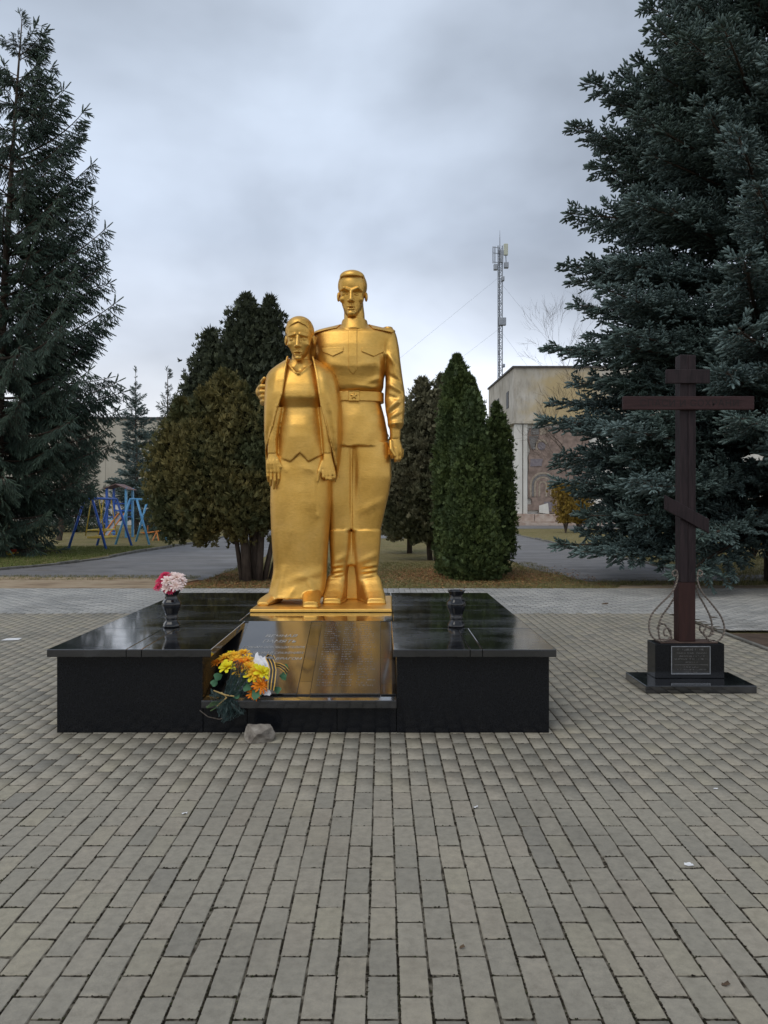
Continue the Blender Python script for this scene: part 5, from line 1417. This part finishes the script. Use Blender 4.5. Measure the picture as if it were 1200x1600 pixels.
# ------------------------------------------------------------------ playground
M['blue'] = pbr('blue_paint', [(.02, .09, .42), (.04, .14, .52)], 6, (.35, .5))
M['sky_blue'] = pbr('light_blue_paint', [(.09, .33, .62), (.15, .42, .70)], 6, (.35, .5))
M['yellow'] = pbr('yellow_paint', [(.60, .40, .03), (.70, .50, .06)], 6, (.35, .5))
M['orange'] = pbr('orange_paint', [(.55, .17, .03), (.62, .24, .05)], 6, (.4, .5))
M['red'] = pbr('red_paint', [(.36, .035, .02), (.44, .06, .03)], 6, (.4, .5))
M['black'] = pbr('black_paint', [(.01, .01, .01), (.025, .024, .023)], 6, (.4, .6))
def swing(name, X, ya, yb, mat, seatmat, label, h=1.78, sp=.68):
    t = empty(name, (X, (ya+yb)/2, -.03), label, 'swing')
    for Y, s in ((ya, -1), (yb, 1)):
        for sx in (-1, 1):
            MB().tube([(X+sx*sp, Y+s*.12, -.05), (X+sx*.13, Y, h)], .045, 7).build('leg', mat, t, smooth=True)
        MB().tube([(X-.15, Y, h), (X+.15, Y, h)], .042, 7).build('cross_bar', mat, t, smooth=True)
    for sx in (-.13, .13):
        MB().tube([(X+sx, ya, h), (X+sx, yb, h)], .042, 7).build('top_bar', mat, t, smooth=True)
    if seatmat:
        ym = (ya+yb)/2
        for sx in (-.35, .35):
            for dy in (-.6, .6):
                MB().tube([(X+sx*.4, ym+dy, h-.02), (X+sx, ym+dy, .42)], .022, 6).build('hanger', seatmat, t, smooth=True)
        for z in (.36, .62):
            P = [(X+.35*math.copysign(abs(math.cos(a))**.5, math.cos(a)), ym+.75*math.copysign(abs(math.sin(a))**.6, math.sin(a)), z) for a in [i*.3927 for i in range(17)]]
            MB().tube(P, .026, 6, cap=False).build('seat_rail', seatmat, t, smooth=True)
        for dy in (-.38, .38):
            for q in range(3): MB().box(X-.33, X+.33, ym+dy-.15+q*.11, ym+dy-.05+q*.11, .375, .40).build('seat_slat', seatmat, t)
    return t
swing('swing', -10.45, 26.2, 28.6, M['blue'], M['yellow'], 'dark blue frame swing with yellow hanging bench on the lawn')
swing('swing', -10.0, 29.6, 31.8, M['sky_blue'], None, 'light blue swing frame without seat right of yellow bench swing')
# play tower
M['roof_red'] = pbr('faded_red_roof', [(.13, .075, .07), (.20, .12, .115)], 5, (.6, .7))
TYY = 36.0; tx0, tx1 = gx(167, TYY), gx(197, TYY)
tw = empty('play_tower', ((tx0+tx1)/2, TYY, -.03), 'blue play tower with sloping dark red roof behind the swings', 'play tower')
for x in (tx0, tx1):
    for y in (TYY, TYY+.95): MB().box(x-.05, x+.05, y-.05, y+.05, -.05, gz(762, TYY)).build('post', M['sky_blue'] if x > tx0 else M['blue'], tw)
for k in range(6): MB().box(tx0+.06, tx1-.06, TYY-.03+k*.165, TYY+.125+k*.165, .95, .99).build('deck_board', M['blue'], tw)
for z in (1.25, 1.6): MB().box(tx0+.055, tx1-.055, TYY+.93, TYY+.97, z, z+.07).build('rail', M['blue'], tw)
rz0, rz1 = gz(764, TYY), gz(757, TYY)
xm = (tx0+tx1)/2
MB().prism([(tx0-.12, TYY-.15, rz0), (xm, TYY-.15, rz1), (xm, TYY-.15, rz1+.04), (tx0-.12, TYY-.15, rz0+.04)], [(tx0-.12, TYY+1.1, rz0), (xm, TYY+1.1, rz1), (xm, TYY+1.1, rz1+.04), (tx0-.12, TYY+1.1, rz0+.04)]).build('roof_panel', M['roof_red'], tw)
MB().prism([(xm+.004, TYY-.15, rz1), (tx1+.14, TYY-.15, rz0-.05), (tx1+.14, TYY-.15, rz0-.01), (xm+.004, TYY-.15, rz1+.04)], [(xm+.004, TYY+1.1, rz1), (tx1+.14, TYY+1.1, rz0-.05), (tx1+.14, TYY+1.1, rz0-.01), (xm+.004, TYY+1.1, rz1+.04)]).build('roof_panel', M['roof_red'], tw)
for k in range(4): MB().tube([(tx0+.1, TYY-.08, .2+k*.22), (tx0+.5, TYY-.08, .2+k*.22)], .02, 6).build('rung', M['sky_blue'], tw)
for q_ in (-.34, -.06): MB().tube([(tx1+q_, TYY-.08, 1.15), (tx1+q_-.25, TYY-1.6, .1)], .035, 6).build('slide_rail', M['orange'], tw)
MB().prism([(tx1-.33, TYY-.08, 1.08), (tx1-.07, TYY-.08, 1.08), (tx1-.32, TYY-1.6, .06), (tx1-.58, TYY-1.6, .06)], [(tx1-.33, TYY-.08, 1.06), (tx1-.07, TYY-.08, 1.06), (tx1-.32, TYY-1.6, .04), (tx1-.58, TYY-1.6, .04)]).build('slide', M['galv'], tw)
# seesaws and small benches
def seesaw(X, Y, label, mat, L=1.2, az=.0):
    t = empty('seesaw', (X, Y, -.03), label, 'seesaw')
    c, s = math.cos(az), math.sin(az)
    MB().tube([(X-L/2*c, Y-L/2*s, .28), (X+L/2*c, Y+L/2*s, .46)], .035, 7).build('beam', mat, t)
    for q in (-1, 1):
        MB().tube([(X+q*.14, Y-.15, -.05), (X, Y, .37)], .03, 6).build('leg', mat, t)
        hx, hy = X+q*L*.33*c, Y+q*L*.33*s
        MB().tube([(hx, hy, .37+q*.06), (hx, hy, .66+q*.06), (hx, hy-.14, .68+q*.06), (hx, hy+.14, .68+q*.06)], .016, 5).build('handle', mat, t)
        MB().box(X+q*L*.45*c-.14, X+q*L*.45*c+.14, Y+q*L*.45*s-.1, Y+q*L*.45*s+.1, .385+q*.08, .415+q*.08).build('seat', mat, t)
seesaw(gx(222, 31), 33.0, 'small orange seesaw seen through the light blue swing frame', M['orange'])
seesaw(gx(316, 34), 34.0, 'little yellow seesaw by the kerb near the bronze thuja', M['yellow'], 1.0, .3)
# striped board at the left edge
sb = empty('sandbox_board', (gx(0, 22.6), 22.6, -.03), 'low board striped black, red and yellow at the left edge', 'sandbox')
xe_ = gx(28, 22.6)
for k, (m_, z) in enumerate((('yellow', .0), ('red', .09), ('black', .18))):
    MB().box(-14.0, xe_-.06*k, 22.6, 22.64, z+.003, z+.088).build('plank', M[m_], sb, bevel=.004)
MB().box(xe_-.24, xe_-.18, 22.645, 22.70, -.05, .25).build('post', M['bark'], sb)

# ------------------------------------------------------------------ wooden cross
def wood_mat(name, a, b_, st=(7, 7, .6)):
    m, nt, b = new_mat(name)
    n = noise(nt, 6, 8, .65, 'World', stretch=st, dist=.6); n2 = noise(nt, 3, 4, .5, 'World')
    r = ramp(nt, [(.3, a), (.7, b_)]); nt.links.new(n.outputs['Fac'], r.inputs[0]); nt.links.new(r.outputs[0], b.inputs['Base Color'])
    b.inputs['Roughness'].default_value = .6; b.inputs['Specular IOR Level'].default_value = .22
    bp = nt.nodes.new('ShaderNodeBump'); bp.inputs['Strength'].default_value = .6; bp.inputs['Distance'].default_value = .005
    nt.links.new(n.outputs['Fac'], bp.inputs['Height']); nt.links.new(bp.outputs[0], b.inputs['Normal'])
    return m
M['cross_wood'] = wood_mat('dark_stained_wood', (.008, .005, .006), (.032, .020, .022))
M['cross_bar'] = wood_mat('dark_stained_wood_bar', (.020, .009, .009), (.046, .021, .021), (.6, 7, 7))
M['cross_sleeve'] = wood_mat('red_brown_wood', (.024, .010, .009), (.044, .018, .015))
M['carved'] = pbr('carved_letter', [(.004, .002, .002), (.008, .004, .004)], 30, (.8, .8))
M['iron'] = pbr('twisted_iron', [(.10, .085, .07), (.24, .20, .17)], 60, (.35, .6), metal=.6)
M['rust'] = pbr('rusty_plate', [(.045, .025, .018), (.085, .05, .035)], 18, (.7, .8))
cr_ = empty('memorial_cross', (2.56, 6.13, 0), 'dark brown wooden eight-pointed cross on a stepped black granite base', 'cross')
MB().box(2.11, 3.0, 5.89, 6.38, .001, .063).build('base_slab', M['granite_wet'], cr_, bevel=.004)
blk = MB().box(2.28, 2.856, 6.14, 6.33, .064, .352).build('pedestal', M['granite'], cr_, bevel=.004)
M['silver'] = pbr('silver_frame', [(.20, .21, .23), (.34, .35, .37)], 30, (.4, .5), metal=.5)
pq = MB().box(2.405, 2.738, 6.132, 6.1385, .098, .337).build('plaque', M['granite_wet'], cr_, bevel=.001)
for (a, b, c, d) in ((2.408, 2.735, .328, .334), (2.408, 2.735, .101, .107), (2.408, 2.414, .1075, .3275), (2.729, 2.735, .1075, .3275)):
    MB().box(a, b, 6.1285, 6.1315, c, d).build('frame', M['silver'], pq)
rows = []
for (v, h, bl) in ((.300, .014, [(.055, .15), (.165, .27)]), (.272, .010, [(.04, .10), (.115, .20), (.215, .30)]), (.246, .010, [(.065, .19), (.20, .28)]), (.222, .010, [(.03, .17), (.18, .31)]), (.196, .009, [(.12, .22)]), (.154, .010, [(.11, .16), (.17, .23)]), (.134, .010, [(.05, .12), (.13, .29)]), (.114, .009, [(.11, .22)])):
    rows.append((v, h, [(a, b) for a, b in bl]))
marks(lambda u, v: Vector((2.405+u, 6.1312, v)), rows, M['letter_dim'], pq, 9)
MB().box(2.435, 2.715, 6.1305, 6.1312, .1785, .1800).build('rule', M['letter_dim'], pq)
MB().box(2.33, 2.81, 6.155, 6.315, .353, .362).build('flange', M['rust'], cr_, bevel=.002)
MB().box(2.492, 2.632, 6.180, 6.292, .363, .860).build('post_sleeve', M['cross_sleeve'], cr_, bevel=.004)
MB().box(2.5035, 2.5688, 6.178, 6.290, .861, 2.774).build('post', M['cross_wood'], cr_, bevel=.005)
MB().box(2.5702, 2.6355, 6.1785, 6.290, .861, 2.772).build('post', M['cross_wood'], cr_, bevel=.005)
MB().box(2.374, 2.743, 6.150, 6.1775, 2.527, 2.645).build('upper_bar', M['cross_wood'], cr_, bevel=.006)
bar = MB().box(2.012, 3.107, 6.140, 6.1775, 2.306, 2.419).build('cross_bar', M['cross_bar'], cr_, bevel=.006)
P = [at(1039, 773, 6.15), at(1108.5, 811, 6.15), at(1108.5, 833.5, 6.15), at(1039, 796, 6.15)]
MB().prism([(p.x, 6.15, p.z) for p in P], [(p.x, 6.1775, p.z) for p in P]).build('slanted_bar', M['cross_wood'], cr_, bevel=.005)
me = text_mesh('СПАСИ И СОХРАНИ', .078, 0, 1.08)
w_ = max(v.co.x for v in me.vertices)-min(v.co.x for v in me.vertices)
me.transform(Matrix.Scale(.82/w_, 4, (1, 0, 0)))
place_text(me, M['carved'], (2.565, 6.1388, 2.334), (1, 0, 0), (0, 0, 1), bar)
def crop5(x, y): return (950+x/2.808, 540+y/2.808)
def scroll(P, Y, name='iron_scroll', r=.0085):
    pts = [at(*crop5(*p), Y) for p in P]
    Q = []
    n = len(pts)
    for i in range(n-1):                     # Catmull-Rom
        p0, p1, p2, p3 = pts[max(i-1, 0)], pts[i], pts[i+1], pts[min(i+2, n-1)]
        for k in range(7):
            t = k/7
            Q.append(.5*((2*p1)+(p2-p0)*t+(2*p0-5*p1+4*p2-p3)*t*t+(3*p1-p0-3*p2+p3)*t**3))
    Q.append(pts[-1])
    # resample evenly, then twist a square bar along it
    L = [0]
    for a, b in zip(Q[:-1], Q[1:]): L.append(L[-1]+(b-a).length)
    m = int(L[-1]/.006); R_ = []
    for i in range(m+1):
        s_ = L[-1]*i/m
        j = max(1, min(len(L)-1, int(np.searchsorted(L, s_)))); f = (s_-L[j-1])/max(1e-9, L[j]-L[j-1]); R_.append(Q[j-1].lerp(Q[j], f))
    MB().tube(R_, r, 4, twist=.34).build(name, M['iron'], cr_)
scroll([(306, 1000), (296, 985), (282, 998), (292, 1012), (304, 1004), (300, 1040), (275, 1090), (225, 1140), (190, 1185), (180, 1240), (196, 1280), (230, 1296), (262, 1290), (278, 1262), (264, 1240), (246, 1248), (248, 1270), (262, 1272)], 6.17)
scroll([(314, 1050), (302, 1085), (270, 1140), (235, 1190), (222, 1240), (228, 1290), (250, 1318), (274, 1302), (276, 1270), (250, 1225), (225, 1225), (216, 1246)], 6.30)
scroll([(392, 1000), (402, 985), (414, 998), (404, 1012), (394, 1004), (394, 1040), (415, 1085), (460, 1140), (496, 1190), (511, 1240), (500, 1280), (470, 1302), (440, 1290), (420, 1262), (434, 1236), (456, 1242), (462, 1262), (448, 1272)], 6.17)
scroll([(384, 1050), (396, 1090), (424, 1140), (450, 1195), (456, 1240), (444, 1275), (420, 1268), (402, 1244), (410, 1228), (426, 1232)], 6.30)

# ------------------------------------------------------------------ vases and their flowers
M['vase'] = pbr('glossy_black_vase', [(.005, .005, .006), (.010, .010, .011)], 20, (.06, .12))
def vase(X, Y, label, group):
    t = empty('vase', (X, Y, .566), label, 'vase', group)
    H = .283
    prof = [(.062, 0), (.064, .012), (.058, .03), (.046, .045), (.043, .060), (.052, .075), (.044, .085), (.050, .11), (.064, .145), (.071, .17), (.070, .19), (.060, .207), (.048, .220), (.050, .226), (.044, .235), (.050, .255), (.064, .275), (.068, .283), (.060, .284), (.046, .262), (.040, .24)]
    def flute(th, f): return 1+.045*math.cos(6*th)*(1 if f < .8 else .5)
    MB().lathe(prof, 48, (X, Y, .566), flute).build('body', M['vase'], t, smooth=True)
    MB().lathe([(.046, 0), (.0475, .004), (.046, .008)], 36, (X, Y, .566+.061)).build('collar', M['vase'], t, smooth=True)
    return t
vase(gx(268, 5.70), 5.70, 'black fluted vase holding red and pink flowers on the plinth', None)
vase(gx(713, 5.70), 5.70, 'empty black fluted vase on the right of the plinth', None)

def flower_mesh(name, r, layers, petals, cup, seed, ragged=.15):
    """petals in rings about +Z; tint runs from the heart to the tips"""
    g = np.random.default_rng(seed); V, F, T = [], [], []
    for l in range(layers):
        f = 1-l/layers*.72; el = cup+(1.35-cup)*(l/max(1, layers-1))*.85 if layers > 1 else cup
        n = petals if l < layers-1 else max(5, petals-4)
        for i in range(n):
            a = 6.283*(i+.5*(l % 2))/n+g.normal()*.09; L = r*f*g.uniform(1-ragged, 1+ragged*.6); w = 3.4*r*f/n*g.uniform(.8, 1.1); e = el+g.normal()*.12
            c, s = math.cos(a), math.sin(a); b = len(V)
            for (q, ww, lift) in ((.06, .25, 0), (.45, .8, .10), (.8, 1.0, .06), (1.0, .45, -.06)):
                x = L*q*math.cos(e); z = L*q*math.sin(e)+lift*L
                for sg in (-1, 1):
                    V.append((x*c-sg*w*ww*.5*s, x*s+sg*w*ww*.5*c, z)); T.append(q*.8+.1*(1-f)+g.normal()*.04)
            for k in range(3): F.append((b+2*k, b+2*k+1, b+2*k+3, b+2*k+2))
    return np_mesh(name, np.array(V), np.array(F), np.clip(np.array(T), 0, 1))
M['fl_red'] = tint_mat('red_petals', [(0, (.45, .015, .05)), (.6, (.62, .035, .10)), (1, (.75, .10, .22))], .7, .2, trans=.2)
M['fl_pink'] = tint_mat('pale_pink_petals', [(0, (.72, .48, .12)), (.25, (.80, .60, .48)), (.6, (.85, .68, .64)), (1, (.88, .78, .76))], .7, .2, trans=.2)
M['fl_orange'] = tint_mat('orange_petals', [(0, (.85, .48, .03)), (.4, (.85, .36, .02)), (.75, (.80, .20, .015)), (1, (.72, .13, .02))], .7, .2, trans=.2)
M['fl_amber'] = tint_mat('amber_petals', [(0, (.80, .34, .02)), (.5, (.88, .50, .03)), (1, (.88, .56, .06))], .7, .2, trans=.2)
M['fl_yellow'] = tint_mat('yellow_petals', [(0, (.80, .50, .02)), (.4, (.82, .68, .02)), (1, (.80, .78, .05))], .7, .2, trans=.2)
M['fl_leaf'] = tint_mat('flower_leaves', [(0, (.03, .10, .05)), (1, (.09, .22, .11))], .6, .3, trans=.15)
M['stem_green'] = pbr('flower_stem', [(.04, .09, .03), (.09, .14, .05)], 30, (.6, .7))
FM = {}
def flower(parent, pos, r, kind, normal, name='flower'):
    key = (kind, round(r*500))
    if key not in FM:
        p = {'fl_red': (5, 15, .1), 'fl_pink': (3, 10, .15), 'fl_orange': (4, 14, .1), 'fl_amber': (4, 15, .12), 'fl_yellow': (3, 8, .3)}[kind]
        FM[key] = flower_mesh('flower', r, p[0], p[1], p[2], len(FM)+70); FM[key].materials.append(M[kind])
    o = bpy.data.objects.new(name, FM[key]); C.objects.link(o); o.parent = parent
    q = Vector(normal).normalized().to_track_quat('Z', 'Y'); e = q @ Euler((0, 0, random.uniform(0, 6))).to_quaternion()
    o.rotation_mode = 'QUATERNION'; o.rotation_quaternion = e
    o.location = Vector(pos)-parent.location
    return o
fb = empty('flower_bunch', (gx(268, 5.7), 5.7, .83), 'round bunch of crimson and pale pink artificial flowers in vase', 'flowers')
Y = 5.62
for (px, py, rr_, kd, dy) in ((253, 908, .055, 'fl_red', .02), (248, 917, .045, 'fl_red', .0), (258, 899, .045, 'fl_red', .04), (262, 921, .04, 'fl_red', .03), (261, 908, .05, 'fl_pink', -.05), (276, 903, .055, 'fl_pink', -.02), (284, 908, .045, 'fl_pink', 0), (274, 915, .05, 'fl_pink', -.06), (260, 919, .042, 'fl_pink', -.05), (280, 917, .04, 'fl_pink', -.03), (268, 900, .045, 'fl_pink', .06), (281, 901, .05, 'fl_pink', .09), (272, 905, .05, 'fl_red', .12), (256, 912, .05, 'fl_red', .12), (266, 922, .04, 'fl_red', -.02)):
    p = at(px, py, Y+dy); n = p-Vector((gx(268, 5.7), 5.72, .83)); n.z += .03
    flower(fb, p, rr_, kd, n+Vector((0, -.05, .02)))
stm = MB()
for k in range(5): stm.tube([(gx(268, 5.7)+.01*math.cos(k*1.3), 5.7+.01*math.sin(k*1.3), .80), (gx(268, 5.7)+.035*math.cos(k*1.3), 5.7+.035*math.sin(k*1.3), .90)], .004, 4)
stm.build('stem', M['stem_green'], fb)

# ------------------------------------------------------------------ bouquet lying on the ledge
bq = empty('bouquet', (-1.0, 4.95, .23), 'bouquet of orange and yellow flowers in dark green netting on the ledge', 'bouquet')
def bp_(px, py, Y): return at(px, py, Y)
hub = bp_(362, 1092, 4.83)
for (px, py, rr_, kd, Y) in ((352, 1030, .055, 'fl_amber', 4.97), (366, 1027, .055, 'fl_amber', 4.98), (381, 1023, .058, 'fl_amber', 5.0), (340, 1036, .045, 'fl_orange', 4.95), (355, 1044, .055, 'fl_yellow', 4.86), (378, 1038, .058, 'fl_orange', 4.90), (389, 1045, .055, 'fl_amber', 4.87), (370, 1033, .05, 'fl_amber', 4.93), (386, 1033, .05, 'fl_amber', 4.94), (398, 1054, .055, 'fl_amber', 4.84), (392, 1058, .045, 'fl_yellow', 4.83), (410, 1052, .055, 'fl_yellow', 4.84), (404, 1048, .045, 'fl_yellow', 4.88), (407, 1071, .052, 'fl_orange', 4.82), (396, 1085, .04, 'fl_orange', 4.83), (362, 1024, .045, 'fl_yellow', 5.02), (373, 1048, .05, 'fl_amber', 4.87)):
    p = bp_(px, py, Y); flower(bq, p, rr_*1.22, kd, (p-hub)*.9+Vector((0, -.22, .16)))
def leaf(parent, p, d, n, L, w, mat, name='leaf', lobes=5):
    d = Vector(d).normalized(); n = Vector(n).normalized(); s = d.cross(n).normalized(); n = s.cross(d)
    V, F = [Vector(p)], []
    m = 12
    for i in range(m+1):
        t = i/m; a = (t-.5)*2*2.4; rr_ = (1-.25*abs(math.cos(lobes*a/2)))*(.62+.38*math.cos(a))
        V.append(Vector(p)+d*(L*(.35+.65*rr_*math.cos(a)))+s*(w*rr_*math.sin(a)*1.4)+n*(.06*L*math.sin(6*a)-.12*L*abs(math.sin(a))))
    for i in range(m): F.append((0, i+1, i+2))
    me = np_mesh(name, np.array([tuple(v) for v in V]), np.array(F), np.array([.2]+[.3+.5*random.random() for _ in range(m+1)]))
    return link_mesh(name, me, mat, parent)
for (px, py, Y, dx, dz, L) in ((436, 1056, 4.87, .5, .1, .09), (440, 1048, 4.90, .7, .5, .08), (394, 1078, 4.80, .4, -.3, .10), (372, 1078, 4.82, -.2, -.5, .08), (428, 1074, 4.84, .8, -.4, .07), (348, 1054, 4.86, -.7, -.2, .08), (384, 1066, 4.82, .2, -.6, .08), (418, 1064, 4.84, .5, -.2, .07), (340, 1062, 4.85, -.6, -.5, .07)):
    leaf(bq, bp_(px, py, Y), (dx, -.3, dz), (.1, -1, .5), L*.85, L*.42, M['fl_leaf'])
# stems, tied where the netting narrows
for k in range(9):
    a = random.uniform(-1, 1); tip = bp_(322+abs(a)*10, 1105+a*9, 4.80)
    MB().tube([bp_(385+a*20, 1056+a*6, 4.87), hub+Vector((a*.012, 0, a*.01)), tip], [.004, .004, .0035], 5).build('stem', M['stem_green'], bq)
M['straw'] = pbr('straw_tie', [(.30, .20, .07), (.45, .32, .12)], 30, (.7, .8))
MB().tube([bp_(346, 1082, 4.79), bp_(354, 1090, 4.775), bp_(338, 1104, 4.77)], [.005, .006, .004], 5).build('tie', M['straw'], bq)
MB().tube([bp_(334, 1079, 4.80), bp_(352, 1086, 4.775), bp_(366, 1088, 4.78)], [.004, .006, .004], 5).build('tie', M['straw'], bq)
# netting: a crumpled funnel of dark green mesh plus a loose frill below the tie
M['net'] = pbr('dark_green_netting', [(.012, .030, .028), (.045, .085, .080)], 25, (.4, .6))
def netting(rings, seed, nseg=34, thick=.0016):
    g = np.random.default_rng(seed); V, F = [], []
    for i, (c, ax, rad, amp) in enumerate(rings):
        c = Vector(c); ax = Vector(ax).normalized(); u = ax.orthogonal().normalized(); v = ax.cross(u)
        for j in range(nseg):
            th = 6.283*j/nseg; rr_ = rad*(1+amp*math.sin(5*th+i*.7)+amp*g.normal()*.5)
            V.append(tuple(c+(u*math.cos(th)*1.25+v*math.sin(th)*.7)*rr_+ax*g.normal()*.006))
    for i in range(len(rings)-1):
        for j in range(nseg):
            j2 = (j+1) % nseg; a, b, c, d = i*nseg+j, i*nseg+j2, (i+1)*nseg+j2, (i+1)*nseg+j
            F += [(a, b, c), (a, c, d)]
    me = bpy.data.meshes.new('netting'); me.from_pydata(V, [], F); me.update()
    o = link_mesh('netting', me, M['net'], bq)
    w = o.modifiers.new('wire', 'WIREFRAME'); w.thickness = thick*2; w.use_even_offset = False
    return o
A, B_ = bp_(388, 1052, 4.90), bp_(356, 1090, 4.80)
dv = A-B_
netting([(B_+dv*t, dv, .018+.085*t**.8, .16) for t in np.linspace(0, 1, 12)], 1)
netting([(B_+dv*t+Vector((.01, -.01, 0)), dv, .014+.07*t**.9, .2) for t in np.linspace(0, 1, 10)], 2)
Cc = bp_(338, 1100, 4.79)
netting([(B_+(Cc-B_)*t, Cc-B_, .016+.06*t, .3) for t in np.linspace(0, 1, 8)], 3)
Dd = bp_(366, 1120, 4.80)
netting([(B_+(Dd-B_)*t, Dd-B_, .014+.045*t, .3) for t in np.linspace(0, 1, 8)], 4)
MB().tube([bp_(312, 1110, 4.79), bp_(325, 1120, 4.79), bp_(343, 1124, 4.80), bp_(356, 1119, 4.80)], .003, 5).build('wire', M['iron'], bq)
# paper wrap and ribbon
M['paper'] = pbr('white_wrap', [(.55, .55, .58), (.78, .78, .80)], 25, (.4, .5))
def crumple(name, corners, n, amp, mat, seed, parent):
    g = np.random.default_rng(seed); a, b, c, d = [np.array(q) for q in corners]; V, F = [], []
    for i in range(n+1):
        for j in range(n+1):
            u, v = i/n, j/n; p = a*(1-u)*(1-v)+b*u*(1-v)+c*u*v+d*(1-u)*v
            V.append(p+g.normal(size=3)*amp)
    for i in range(n):
        for j in range(n): k = i*(n+1)+j; F.append((k, k+1, k+n+2, k+n+1))
    return link_mesh(name, np_mesh(name, np.array(V), np.array(F)), mat, parent)
crumple('wrap', [bp_(402, 1019, 4.97), bp_(418, 1046, 4.90), bp_(408, 1052, 4.88), bp_(394, 1036, 4.93)], 5, .005, M['paper'], 1, bq)
crumple('wrap', [bp_(405, 1024, 4.99), bp_(420, 1030, 4.96), bp_(422, 1048, 4.90), bp_(408, 1046, 4.90)], 5, .004, M['paper'], 2, bq)
crumple('wrap', [bp_(412, 1078, 4.83), bp_(424, 1080, 4.83), bp_(421, 1087, 4.82), bp_(408, 1086, 4.82)], 4, .004, M['paper'], 3, bq)
rb = empty('ribbon', (gx(425, 4.84), 4.84, .3), 'black and orange striped memorial ribbon tied on the bouquet', 'ribbon')
M['rib_black'] = pbr('ribbon_black', [(.012, .012, .013), (.04, .04, .043)], 40, (.35, .5))
M['rib_orange'] = pbr('ribbon_orange', [(.62, .35, .05), (.72, .45, .10)], 40, (.4, .5))
def ribbon(path, w, stripes):
    edges = (0, .13, .44, .56, .87, 1)
    for k in range(5):
        mt = M['rib_orange'] if k % 2 == 0 else M['rib_black']
        mb = MB()
        for (p, q) in zip(path[:-1], path[1:]):
            f0, f1 = edges[k], edges[k+1]
            L0 = [Vector(p[0]).lerp(Vector(p[1]), f) for f in (f0, f1)]; L1 = [Vector(q[0]).lerp(Vector(q[1]), f) for f in (f0, f1)]
            mb.quad(L0[0], L0[1], L1[1], L1[0])
        mb.build('stripe', mt, rb)
def band(pts): return [(bp_(x0_, y0_, Y_), bp_(x1_, y1_, Y_)) for (x0_, y0_, x1_, y1_, Y_) in pts]
ribbon(band([(414, 1028, 427, 1030, 4.88), (418, 1036, 430, 1036, 4.83), (421, 1046, 432, 1047, 4.82), (420, 1056, 431, 1058, 4.81), (418, 1066, 430, 1068, 4.80), (418, 1077, 428, 1079, 4.80)]), .03, 5)
ribbon(band([(428, 1035, 429, 1042, 4.86), (438, 1036, 437, 1044, 4.84), (446, 1040, 444, 1050, 4.83), (452, 1047, 446, 1054, 4.84)]), .03, 5)
ribbon(band([(414, 1028, 426, 1024, 4.88), (418, 1022, 428, 1024, 4.86), (426, 1026, 432, 1034, 4.85)]), .03, 5)

# ------------------------------------------------------------------ stone and litter
M['rock'] = pbr('field_stone', [(.28, (.07, .058, .048)), (.44, (.20, .175, .145)), (.6, (.34, .31, .265)), (.74, (.15, .10, .075))], 11, (.8, .95), bump=.9, bscale=45, bdist=.006)
import bmesh
bm = bmesh.new(); bmesh.ops.create_icosphere(bm, subdivisions=4, radius=1)
rk = np.random.default_rng(5)
planes = [(Vector(n).normalized(), d) for n, d in (((-.3, -.5, .9), .62), ((.5, -.7, .25), .66), ((-.8, -.4, .1), .72), ((.8, .1, .5), .74), ((.1, -.9, -.5), .62), ((0, .3, 1), .6), ((-.2, .9, .2), .7), ((.2, -.55, .75), .68), ((.9, -.3, -.3), .8), ((0, 0, -1), .52))]
from mathutils import noise as mn_
for v in bm.verts:
    p = v.co.copy()
    for n, d in planes:
        e = p.dot(n)-d
        if e > 0: p -= n*e
    p += p.normalized()*(.05*mn_.noise(p*2.3)+.03*mn_.noise(p*6)+.015*mn_.noise(p*15))
    v.co = Vector((p.x*.108, p.y*.085, p.z*.098))
me = bpy.data.meshes.new('stone'); bm.to_mesh(me); bm.free()
me.materials.append(M['rock'])
o = bpy.data.objects.new('stone', me); C.objects.link(o); o.location = (gx(408, 4.70), 4.70, .047); o.rotation_euler = (0, .12, .3)
tag(o, 'rough grey brown stone lying on the paving before the plinth', 'stone')
M['litter'] = pbr('paper_scrap', [(.62, .62, .62), (.80, .80, .80)], 30, (.6, .7))
def scrap(px, py, w, label, seed):
    Y = FPX*EYE/(py-HY); x = gx(px, Y)
    o = crumple('paper_scrap', [(x-w, Y-w*.7, .004), (x+w, Y-w*.5, .006), (x+w*.8, Y+w*.8, .006), (x-w*.9, Y+w*.6, .004)], 3, .0018, M['litter'], seed, None)
    tag(o, label, 'litter')
scrap(19, 999.5, .095, 'flat white scrap on the paving at the left edge', 1)
scrap(289, 1272, .012, 'tiny white paper scrap on the paving below the stone', 2)
scrap(744, 1262, .012, 'tiny white paper scrap on the paving right of centre', 3)
scrap(1076, 1352, .017, 'small pale scrap on the paving at lower right', 4)
scrap(1118, 1233, .012, 'tiny pale scrap on the paving below the cross', 5)
M['dead_leaf'] = pbr('dead_leaf', [(.045, .028, .016), (.11, .065, .03)], 40, (.7, .8))
for (px, py, w, lb) in ((722, 1482, .010, 'small dark leaf lying on the paving low at centre right'), (1134, 1540, .012, 'dark curled leaf on the paving near the lower right corner'), (123, 1183, .014, 'small dark leaf on the paving left of the plinth front'), (945, 944, .05, 'dark leaf on the pale paving left of the cross'), (1114, 965, .05, 'dark leaf on the pale paving right of the cross')):
    Y = FPX*EYE/(py-HY); x = gx(px, Y)
    o = crumple('fallen_leaf', [(x-w, Y-w*.6, .004), (x+w, Y-w*.4, .007), (x+w*.7, Y+w*.7, .012), (x-w*.9, Y+w*.5, .004)], 3, w*.12, M['dead_leaf'], int(px), None)
    tag(o, lb, 'leaf')
